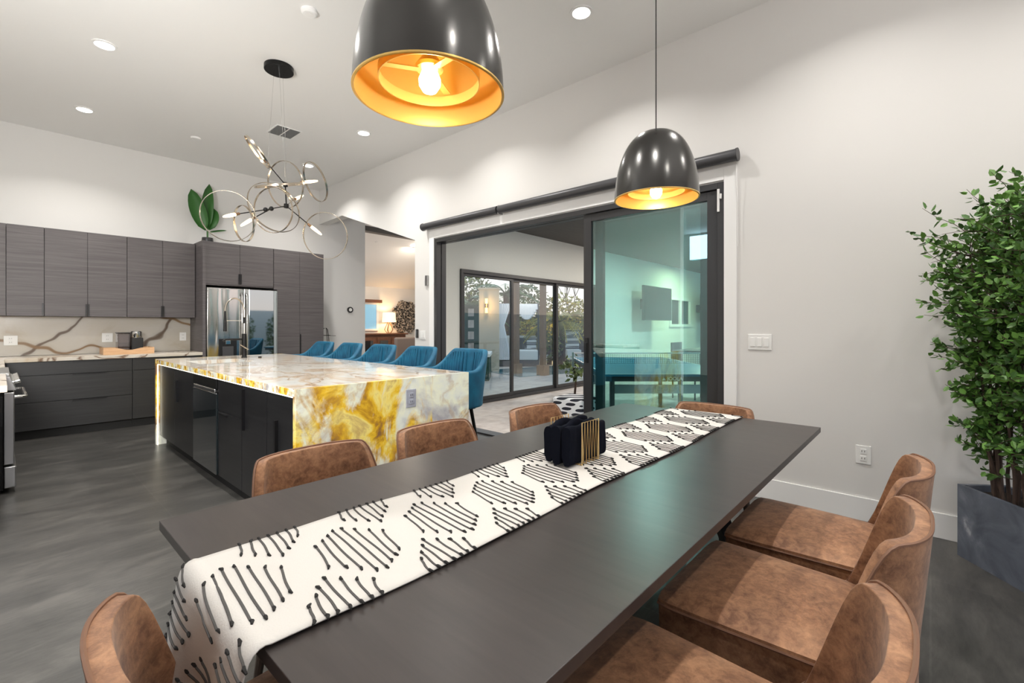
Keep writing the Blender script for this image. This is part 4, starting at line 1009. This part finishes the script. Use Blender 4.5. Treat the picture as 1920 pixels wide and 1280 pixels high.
obj('backrest', box(6.38, 6.96, 9.5, 9.63, .42, 1.0), 'upholstery_taupe', t, bevel=.04, seg=3); obj('seat', box(6.38, 6.96, 9.0, 9.5, .28, .48), 'upholstery_taupe', t, bevel=.04, seg=3)
for x in (6.42, 6.92):
    for y in (9.05, 9.58): obj('leg', box(x - .02, x + .02, y - .02, y + .02, 0, .30), 'leg_wood', t)
def can2(x, y, label):
    t = thing('recessed_light', label, 'light', (x, y, cz(y)), 0, 'recessed ceiling lights')
    obj('diffuser', lath([(.07, cz(y) - .012), (.07, cz(y) - .004)], 24, c=(x, y, 0)), 'lamp_white', t); light('recessed_lamp', 'AREA', (0, 0, -.03), 45, (1, .86, .7), .12, parent=t)
can2(6.46, 8.95, 'recessed light in the living room ceiling, right end of the opening'); can2(5.15, 9.4, 'recessed light in the living room ceiling, out of view behind the wall end')
tag(obj('ceiling_sensor', lath([(.02, cz(9.0) - .02), (.03, cz(9.0) - .003)], 16, c=(5.52, 9.0, 0)), 'plate_white'), 'tiny sensor on the sloped living room ceiling', 'sensor')

# ------------------------------------------------------------------ patio
struct('floor_patio', box(XO, 40, -14, YP, -.17, -.02), 'patio_tile', 'pale travertine patio paving')
struct('floor_yard', (lambda b_: (poly_prism(b_, [(4.95, YP), (60, YP), (60, 60), (12, 60)], -.17, -.02), b_)[-1])(nb()), 'patio_tile', 'pale paving of the yard')
# house wing wall with the second sliding door
DX0, DX1, DZ = 4.95, 8.95, 2.20
b = nb(); poly_prism(b, [(XO, 5.05), (4.0, 5.05), (4.25, YP), (4.25, YP + .15), (4.215, YP + .15), (XO, 5.30)], 0, 3.0); bx(b, 4.25, DX0, YP, YP + .15, 0, 3.0); bx(b, DX0, DX1, YP, YP + .15, DZ, 3.0); bx(b, DX1, 12.95, YP, YP + .15, -.02, 3.0); bx(b, 12.95, 14.55, YP, YP + .15, -.02, 1.25); bx(b, 12.95, 14.55, YP, YP + .15, 2.12, 3.0); bx(b, 14.55, 24, YP, YP + .15, -.02, 3.0)
struct('wall_patio', b, 'stucco', 'white stucco wing wall across the patio')
struct('ceiling_patio', box(XO, 24, -1.0, YP + .15, 3.0, 3.12), 'deck_ceiling', 'dark board ceiling over the patio')
d2 = thing('door_2', 'dark framed sliding glass doors across the patio', 'door', ((DX0 + DX1) / 2, YP + .05, 0)); d2['kind'] = 'structure'
b = nb(); bx(b, DX0, DX0 + .05, YP - .03, YP + .14, -.02, DZ); bx(b, DX1 - .05, DX1, YP - .03, YP + .14, -.02, DZ); bx(b, DX0 + .05, DX1 - .05, YP - .03, YP + .14, DZ - .06, DZ); bx(b, DX0 + .05, DX1 - .05, YP - .03, YP + .14, -.02, .03)
obj('door_frame', b, 'aluminium_dark', d2)
xs = [DX0 + .05, 6.22, 7.55, DX1 - .05]
for i in range(3): panel(xs[i], xs[i + 1] + (.03 if i < 2 else 0), YP + .03 + .04 * (i % 2), 'glass_clear', d2, .03, DZ - .06, .06, .018, 'Y', 'aluminium_dark')
# window and TVs on the wing wall
wn = thing('window_2', 'white framed sliding window in the stucco wing wall', 'window', (13.75, YP, 1.7)); wn['kind'] = 'structure'
b = nb(); bx(b, 12.95, 13.05, YP - .04, YP + .1, 1.25, 2.12); bx(b, 14.45, 14.55, YP - .04, YP + .1, 1.25, 2.12); bx(b, 13.05, 14.45, YP - .04, YP + .1, 1.25, 1.33); bx(b, 13.05, 14.45, YP - .04, YP + .1, 2.04, 2.12); bx(b, 13.70, 13.80, YP - .03, YP + .08, 1.33, 2.04)
obj('window_frame', b, 'trim_paint', wn); obj('pane', box(13.05, 13.70, YP + .03, YP + .04, 1.33, 2.04), 'screen_black', wn); obj('pane', box(13.80, 14.45, YP + .03, YP + .04, 1.33, 2.04), 'screen_black', wn)
def tv(x0, x1, z0, z1, label):
    t = thing('television', label, 'television', ((x0 + x1) / 2, YP, z0), 0, 'outdoor televisions on the wing wall')
    obj('body', box(x0, x1, YP - .42, YP - .35, z0, z1), 'black_plastic', t, bevel=.005); obj('screen', box(x0 + .03, x1 - .03, YP - .426, YP - .42, z0 + .03, z1 - .03), 'screen_black', t)
    obj('wall_mount', box((x0 + x1) / 2 - .18, (x0 + x1) / 2 + .18, YP - .35, YP - .001, z0 + .3, z1 - .3), 'black_plastic', t)
tv(10.55, 12.15, 1.42, 2.28, 'black television on the stucco wall seen through the teal glass'); tv(14.4, 16.0, 1.42, 2.25, 'second black television partly behind the door frame')
light('patio_warm_fill', 'AREA', (12.9, 4.4, 2.95), 170, (1, .75, .45), .4); light('patio_fill', 'AREA', (6.3, 3.0, 2.96), 110, (1, .92, .82), .3)  # added patio fill lights without fixtures, to brighten the wing wall
light('patio_fill', 'AREA', (9.6, 3.0, 2.96), 200, (1, .92, .82), .3)
# patio side: garden wall and hedges (mirrored in the refrigerator)
struct('wall_garden', box(XO + .2, 30, -5.6, -5.4, -.02, 1.9), 'stucco', 'white garden wall beyond the patio')

def cloud(name, label, cat, c, rad, n, ls, mt, trunk=None, seed=1, shape='ell', group=None, tmat='bark'):
    rg = random.Random(seed); t = thing(name, label, cat, (c[0], c[1], -.02), 0, group)
    b = nb()
    for _ in range(n):
        while True:
            p = Vector((rg.uniform(-1, 1), rg.uniform(-1, 1), rg.uniform(-1, 1)))
            if p.length <= 1 and p.length > .35: break
        q = Vector((c[0] + p.x * rad[0], c[1] + p.y * rad[1], c[2] + p.z * rad[2])); q.z = max(.02, q.z)
        d = Vector((rg.gauss(0, 1), rg.gauss(0, 1), rg.gauss(0, .7))).normalized(); n_ = Vector((rg.gauss(0, 1), rg.gauss(0, 1), rg.gauss(0, 1))).normalized()
        s = d.cross(n_).normalized(); L = ls * rg.uniform(.6, 1.3); w_ = L * .28
        v = [b.verts.new(x) for x in (q, q + d * L * .4 + s * w_, q + d * L, q + d * L * .4 - s * w_)]; b.faces.new(v)
    obj('foliage', b, mt, t)
    obj('trunk', tube([(c[0], c[1], -.02), (c[0] + .05, c[1], c[2] * .5), (c[0], c[1], c[2])], [.09, .07, .04] if trunk is None else trunk, 8), tmat, t, smooth=True)
    return t
def at(u, d, z=0):
    a = (u - 960) / 868 * d; p = F * d + Rv * a; return (p.x, p.y, z)
for i, (x, y) in enumerate(((6.35, -4.6), (7.35, -4.6), (8.4, -4.6), (9.6, -4.6))):
    cloud('columnar_shrub', ('columnar green shrub mirrored left in the refrigerator door', 'columnar green shrub mirrored right in the refrigerator door', 'columnar green shrub along the garden wall', 'columnar green shrub at the end of the garden wall')[i], 'shrub', (x, y, .85), (.28, .28, .9), 700, .10, 'leaf_palm', seed=20 + i, group='columnar shrubs along the garden wall')
def palm(name, label, c, h, L, n, seed, mt='leaf_palm', group='palms beyond the fence'):
    rg = random.Random(seed); t = thing(name, label, 'palm', (c[0], c[1], -.02), 0, group)
    obj('trunk', tube([(c[0], c[1], -.02), (c[0] + .1, c[1], h * .5), (c[0], c[1], h)], [.14, .11, .09], 10), 'bark', t, smooth=True)
    b = nb()
    for k_ in range(n):
        a = 2 * PI * k_ / n + rg.random(); el = rg.uniform(.1, 1.1); pts = []
        for i in range(9):
            u = i / 8; r_ = L * u * math.cos(el * (1 - u * .4)); z = h + L * (math.sin(el) * u - .75 * u * u); pts.append(Vector((c[0] + math.cos(a) * r_, c[1] + math.sin(a) * r_, z)))
        tb(b, pts, .012, 4)
        for i in range(1, 9):
            for q in range(3):
                p = pts[i - 1].lerp(pts[i], q / 3); d0 = (pts[i] - pts[i - 1]).normalized(); s = d0.cross(Up).normalized()
                for sg in (-1, 1):
                    d = (d0 * .6 + s * sg - Up * .35).normalized(); l_ = L * .28 * math.sin(PI * min(.95, (i + q / 3) / 9.2)); w_ = d.cross(Up).normalized() * .02
                    v = [b.verts.new(x) for x in (p - w_, p + w_, p + d * l_)]; b.faces.new(v)
    obj('fronds', b, mt, t)
    return t
palm('palm_tree', 'palm tree left of the cream sconce pillar beyond the far glass', at(872, 15.2), 1.9, 1.5, 22, 3)
palm('palm_tree', 'palm tree behind the right top of the cream pillar', at(948, 16.5), 2.4, 1.5, 22, 4)
palm('palm_tree', 'low palm right of the wooden posts, lit from below', at(1052, 15.5), 1.4, 1.3, 20, 5, 'leaf_lit_yellow')
cloud('garden_tree', 'olive leafed tree between the pillar and the daybed', 'tree', at(985, 18, 2.1), (1.1, 1.1, .8), 900, .16, 'leaf_olive', seed=31, group='garden trees beyond the pool')
cloud('garden_tree', 'yellow green lit tree behind the outdoor armchair', 'tree', at(1062, 18, 1.6), (1.2, 1.2, .95), 1100, .17, 'leaf_lit_yellow', seed=32, group='garden trees beyond the pool')
cloud('garden_tree', 'green tree at the far left of the second glass door', 'tree', at(880, 18.5, 2.6), (1.0, 1.0, .9), 900, .17, 'leaf_olive', seed=33, group='garden trees beyond the pool')
cloud('garden_tree', 'low yellow lit shrub behind the daybed cushions', 'tree', at(990, 16.6, 1.0), (.9, .9, .55), 700, .13, 'leaf_lit_yellow', seed=34, group='garden trees beyond the pool')
cloud('garden_tree', 'dark green shrub below the lit tree beside the pool', 'tree', at(1030, 15.5, .6), (.5, .5, .55), 500, .12, 'leaf_olive', seed=35, group='garden trees beyond the pool')
# bare branches
rg = random.Random(9); b = nb(); c_ = Vector(at(1072, 19.8)); 
def br_(p, d, L, r_, k_):
    q = p + d * L; tb(b, [p, (p + q) / 2 + Vector((rg.uniform(-.05, .05),) * 3), q], [r_, r_ * .8, r_ * .6], 5)
    if k_: 
        for _ in range(3): br_(q, (d + Vector((rg.uniform(-.6, .6), rg.uniform(-.6, .6), rg.uniform(-.1, .5)))).normalized(), L * .72, r_ * .6, k_ - 1)
br_(Vector((c_.x, c_.y, -.02)), Vector((0, .03, 1)), 1.5, .05, 4)
tag(obj('bare_tree', b, 'bark'), 'thin leafless tree rising behind the outdoor armchair', 'tree')
# gate/fence
t = thing('garden_gate', 'dark green slatted gate left of the cream pillar', 'gate', at(880, 14.5))
ga, gb = Vector(at(840, 14.6)), Vector(at(901, 14.6)); gd = (gb - ga).normalized(); gn = Vector((-gd.y, gd.x, 0))
def wallseg(b, A_, B_, z0, z1, th):
    n_ = Vector((-(B_ - A_).y, (B_ - A_).x, 0)).normalized() * th / 2
    hexa(b, [Vector((p.x, p.y, z)) for z in (z0, z1) for p in (A_ - n_, B_ - n_, B_ + n_, A_ + n_)])
b = nb(); wallseg(b, ga, gb, -.02, 1.95, .05); obj('panel', b, 'gate_green', t)
for k_ in range(4):
    b = nb(); A_ = ga.lerp(gb, .62) - gn * .04; B_ = ga.lerp(gb, .80) - gn * .04; wallseg(b, A_, B_, .5 + .36 * k_, .74 + .36 * k_, .02); obj('insert', b, 'glass_clear' if False else 'patio_tile', t)
# pillar with sconce
t = thing('sconce_pillar', 'cream stone pillar with a glowing wall sconce by the spa', 'pillar', at(917, 13.4))
A_, B_ = Vector(at(899, 13.4)), Vector(at(936, 13.4)); b = nb(); wallseg(b, A_, B_, -.02, 2.32, .35); obj('shaft', b, 'pillar_stone', t)
b = nb(); wallseg(b, A_ + (A_ - B_) * .05, B_ + (B_ - A_) * .05, 2.32, 2.37, .42); obj('cap', b, 'pillar_stone', t)
sp_ = Vector(at(912, 13.1, 1.85)); t2 = thing('wall_sconce', 'lit amber up and down sconce on the cream pillar', 'sconce', sp_)
b = nb(); lathe(b, [(.05, -.05), (.05, .05)], 12, c=sp_); obj('holder', b, 'bronze', t2)
for s in (-1, 1): b = nb(); lathe(b, [(.035, .06), (.04, .20)] if s > 0 else [(.04, -.20), (.035, -.06)], 12, c=sp_); obj('glass_tube', b, 'sconce_light', t2)
light('sconce_lamp', 'POINT', (-.12, -.14, 0), 8, (1, .6, .25), .05, parent=t2)
# spa, pool
t = thing('spa', 'raised dark spa with a pale coping in front of the pillar', 'spa', at(882, 11.5))
b = nb(); wallseg(b, Vector(at(845, 11.5)), Vector(at(919, 11.5)), -.02, .55, 1.2); obj('surround', b, 'gate_green', t)
b = nb(); wallseg(b, Vector(at(843, 11.5)), Vector(at(921, 11.5)), .55, .62, 1.3); obj('coping', b, 'trim_paint', t)
b = nb(); A_, B_ = Vector(at(935, 12.6)), Vector(at(1085, 14.2)); wallseg(b, A_, B_, -.019, -.008, 2.0)
tag(obj('swimming_pool', b, 'pool_water'), 'teal swimming pool behind the wooden patio posts', 'pool')
# daybed with canopy
t = thing('canopy_daybed', 'daybed with draped white curtains and patterned pillows beyond the pool', 'daybed', at(972, 15.2))
A_, B_ = Vector(at(938, 15.2)), Vector(at(1008, 15.2)); n_ = Vector((-(B_ - A_).y, (B_ - A_).x, 0)).normalized()
b = nb(); wallseg(b, A_, B_, .18, .50, .9); obj('mattress', b, 'cushion_white', t, bevel=.03)
b = nb(); wallseg(b, A_ + n_ * .45, B_ + n_ * .45, -.02, .95, .08); obj('backrest', b, 'cushion_white', t)
b = nb(); wallseg(b, A_, B_, -.02, .17, .95); obj('base', b, 'cushion_grey', t)
for p in (A_ - n_ * .42, B_ - n_ * .42, A_ + n_ * .5, B_ + n_ * .5): obj('post', tube([Vector((p.x, p.y, -.02)), Vector((p.x, p.y, 2.0))], .03, 8), 'aluminium_grey', t)
b = nb()
for j in range(13):
    u = j / 12; x = A_.lerp(B_, .45 + u * .5); sag = .32 * math.sin(PI * u)
    for k_ in range(2): pass
    p0 = x - n_ * .42; tb(b, [Vector((p0.x, p0.y, 1.98)), Vector((p0.x, p0.y, 1.80 - sag))], [.05, .06], 6)
obj('curtain', b, 'curtain_white', t, smooth=True)
b = nb()
for j in range(6):
    x = A_.lerp(B_, .02 + j * .045); p0 = x - n_ * .42; tb(b, [Vector((p0.x, p0.y, 1.98)), Vector((p0.x, p0.y, 1.3)) - gd * .04 * j, Vector((p0.x, p0.y, .2))], [.07, .05, .08], 6)
obj('curtain', b, 'curtain_white', t, smooth=True)
for k_, (u, w_) in enumerate(((.50, .12), (.62, .12), (.80, .17))):
    c_ = A_.lerp(B_, u) + n_ * .2; b = nb(); wallseg(b, c_ - gd * w_ * 1.3, c_ + gd * w_ * 1.3, .51, .88, .14)
    tag(obj('pillow', b, 'cushion_grey' if k_ < 2 else 'pattern_fabric', bevel=.04), ('dark pillow at the left on the daybed', 'dark pillow in the middle of the daybed', 'patterned pillow at the right on the daybed')[k_], 'pillow')
t = thing('outdoor_armchair', 'white cushioned outdoor chair with patterned pillow right of the pool', 'armchair', at(1074, 15.0))
A_, B_ = Vector(at(1062, 15.0)), Vector(at(1088, 15.0)); n_ = Vector((-(B_ - A_).y, (B_ - A_).x, 0)).normalized()
b = nb(); wallseg(b, A_, B_, .2, .52, .5); obj('seat', b, 'cushion_white', t, bevel=.03); b = nb(); wallseg(b, A_ + n_ * .3, B_ + n_ * .3, .2, 1.15, .12); obj('backrest', b, 'pattern_fabric', t, bevel=.03)
b = nb(); wallseg(b, A_, B_, -.02, .19, .45); obj('base', b, 'cushion_grey', t)
# fence behind yard
b = nb(); wallseg(b, Vector(at(930, 21)), Vector(at(1180, 21)), -.02, 1.7, .08); tag(obj('garden_fence', b, 'bark'), 'dark board fence behind the lit planting', 'fence')
# wooden posts
def post(u, d, z1, label):
    t = thing('patio_post', label, 'post', at(u, d), 0, 'wooden posts beyond the second glass door'); p = at(u, d)
    obj('shaft', box(p[0] - .065, p[0] + .065, p[1] - .065, p[1] + .065, .25, z1), 'post_wood', t, bevel=.004)
    obj('footing', box(p[0] - .12, p[0] + .12, p[1] - .12, p[1] + .12, -.02, .25), 'post_wood', t, bevel=.004)
post(1018, 12.2, 3.1, 'brown wooden post on the right of the pair beyond the second glass door'); post(968, 12.6, 3.1, 'brown wooden post on the left of the pair beyond the second glass door')
# outdoor dining glimpse through teal glass
t = thing('outdoor_table', 'grey outdoor table glimpsed at the right through the teal glass', 'table', at(1318, 7.6))
p = at(1330, 7.9); obj('top', box(p[0] - .6, p[0] + .6, p[1] - .4, p[1] + .4, .84, .88), 'aluminium_grey', t, bevel=.01)
for sx_ in (-1, 1):
    for sy_ in (-1, 1): obj('leg', box(p[0] + sx_ * .5 - .03, p[0] + sx_ * .5 + .03, p[1] + sy_ * .3 - .03, p[1] + sy_ * .3 + .03, -.02, .84), 'aluminium_grey', t)
t = thing('outdoor_chair', 'dark outdoor chair beside the grey table behind the teal glass', 'chair', at(1290, 8.2)); p = at(1290, 8.4)
obj('seat', box(p[0] - .22, p[0] + .22, p[1] - .22, p[1] + .22, .42, .46), 'aluminium_grey', t)
obj('backrest', box(p[0] - .22, p[0] + .22, p[1] + .2, p[1] + .23, .5, .98), 'aluminium_grey', t)
for sx_ in (-1, 1):
    for sy_ in (-1, 1): obj('leg', tube([(p[0] + sx_ * .2, p[1] + sy_ * .2, -.02), (p[0] + sx_ * .2, p[1] + sy_ * .2, .42)], .015, 6), 'aluminium_grey', t)

light('garden_fill', 'POINT', (*at(1050, 16.4)[:2], .35), 60, (1, .72, .35), .1); light('garden_fill', 'POINT', (*at(985, 14.2)[:2], 2.6), 60, (1, .9, .8), .3); light('garden_fill', 'POINT', (*at(880, 16.0)[:2], .4), 40, (1, .8, .5), .1)  # added point lights that brighten the planting and the daybed
# ---- ping pong table
PC = Vector((5.93, 2.98, 0)); ang = math.atan2(1.22, 1.35)
t = thing('ping_pong_table', 'blue ping pong table on the patio behind the teal glass', 'table', (PC.x, PC.y, -.02), ang)
def L(b): return b
obj('tabletop', box(-1.37, 1.37, -.762, .762, .755, .78), 'table_blue', t, world=False, bevel=.002)
obj('apron', (lambda b_: (bx(b_, -1.35, -1.32, -.74, .74, .70, .754), bx(b_, 1.32, 1.35, -.74, .74, .70, .754), bx(b_, -1.32, 1.32, -.74, -.72, .70, .754), bx(b_, -1.32, 1.32, .72, .74, .70, .754), b_)[-1])(nb()), 'aluminium_dark', t, world=False)
b = nb(); w = .02
for a in (-1.37, 1.35): bx(b, a, a + w, -.762, .762, .7805, .7815)
for a in (-.762, .742): bx(b, -1.35, 1.35, a, a + w, .7805, .7815)
obj('line', b, 'plate_white', t, world=False)
for x in (-1.0, 1.0):
    for y in (-.6, .6): obj('leg', box(x - .025, x + .025, y - .025, y + .025, 0, .70), 'aluminium_grey', t, world=False)
for x in (-1.0, 1.0): obj('crossbar', box(x - .02, x + .02, -.57, .57, .52, .62), 'steel_brushed', t, world=False)
mat('net_mesh', (.03, .035, .045), .8)
nt_ = thing('ping_pong_net', 'white edged ping pong net across the blue table', 'net', (PC.x, PC.y, .76), ang)
b = nb()
for i in range(62): bx(b, -.0015, .0015, -.915 + i * .03 - .0012, -.915 + i * .03 + .0012, .005, .14)
for i in range(6): bx(b, -.0015, .0015, -.915, .915, .01 + i * .025, .0125 + i * .025)
obj('mesh', b, 'net_mesh', nt_, world=False); obj('tape', box(-.006, .006, -.915, .915, .14, .158), 'plate_white', nt_, world=False)
for y in (-.925, .925): obj('post', box(-.012, .012, y - .012, y + .012, -.04, .16), 'steel', nt_, world=False)
# lettering on the near crossbar and apron (reads from the house side)
def text(s, name, size, loc, rot, m_, parent, ext=.001, bold=True):
    cu = bpy.data.curves.new(name, 'FONT'); cu.body = s; cu.size = size; cu.extrude = ext; cu.align_x = 'CENTER'; cu.align_y = 'CENTER'; cu.offset = size * .03 if bold else 0
    o = bpy.data.objects.new(name, cu); C.objects.link(o); cu.materials.append(M[m_])
    dg = bpy.context.evaluated_depsgraph_get(); me = bpy.data.meshes.new_from_object(o.evaluated_get(dg)); bpy.data.objects.remove(o)
    o = bpy.data.objects.new(name, me); C.objects.link(o); o.location = loc; o.rotation_euler = rot; o.parent = parent; return o
text('JOOLA', 'logo_text', .10, (-1.024, -.02, .57), (R(90), 0, R(-90)), 'plate_white', t)
b = nb(); v = [b.verts.new(p) for p in ((-1.024, .22, .54), (-1.024, .15, .54), (-1.024, .185, .60), (-1.027, .22, .54), (-1.027, .15, .54), (-1.027, .185, .60))]
for f in ((0, 1, 2), (5, 4, 3), (0, 3, 4, 1), (1, 4, 5, 2), (2, 5, 3, 0)): b.faces.new([v[i] for i in f])
obj('logo_triangle', b, 'plate_white', t, world=False)
text('JOOLA', 'logo_text', .055, (-1.352, -.01, .728), (R(90), 0, R(-90)), 'plate_white', t)
b = nb(); v = [b.verts.new(p) for p in ((-1.352, .13, .712), (-1.352, .09, .712), (-1.352, .11, .745), (-1.354, .13, .712), (-1.354, .09, .712), (-1.354, .11, .745))]
for f in ((0, 1, 2), (5, 4, 3), (0, 3, 4, 1), (1, 4, 5, 2), (2, 5, 3, 0)): b.faces.new([v[i] for i in f])
obj('logo_triangle', b, 'plate_white', t, world=False)
# pouf
t = thing('patterned_pouf', 'black and white patterned pouf just outside the sliding door', 'pouf', (4.75, 3.25, -.02))
obj('cover', box(4.55, 4.95, 3.02, 3.45, .0, .42), 'pattern_fabric', t, bevel=.03, seg=3); obj('base', box(4.60, 4.90, 3.07, 3.40, -.02, -.001), 'cushion_grey', t)
# lantern-like green plant low behind net
cloud('patio_plant', 'small bright green plant below the ping pong net post', 'plant', (6.7, 4.6, .55), (.22, .22, .22), 160, .10, 'leaf_palm', trunk=[.02, .02, .02], seed=50)
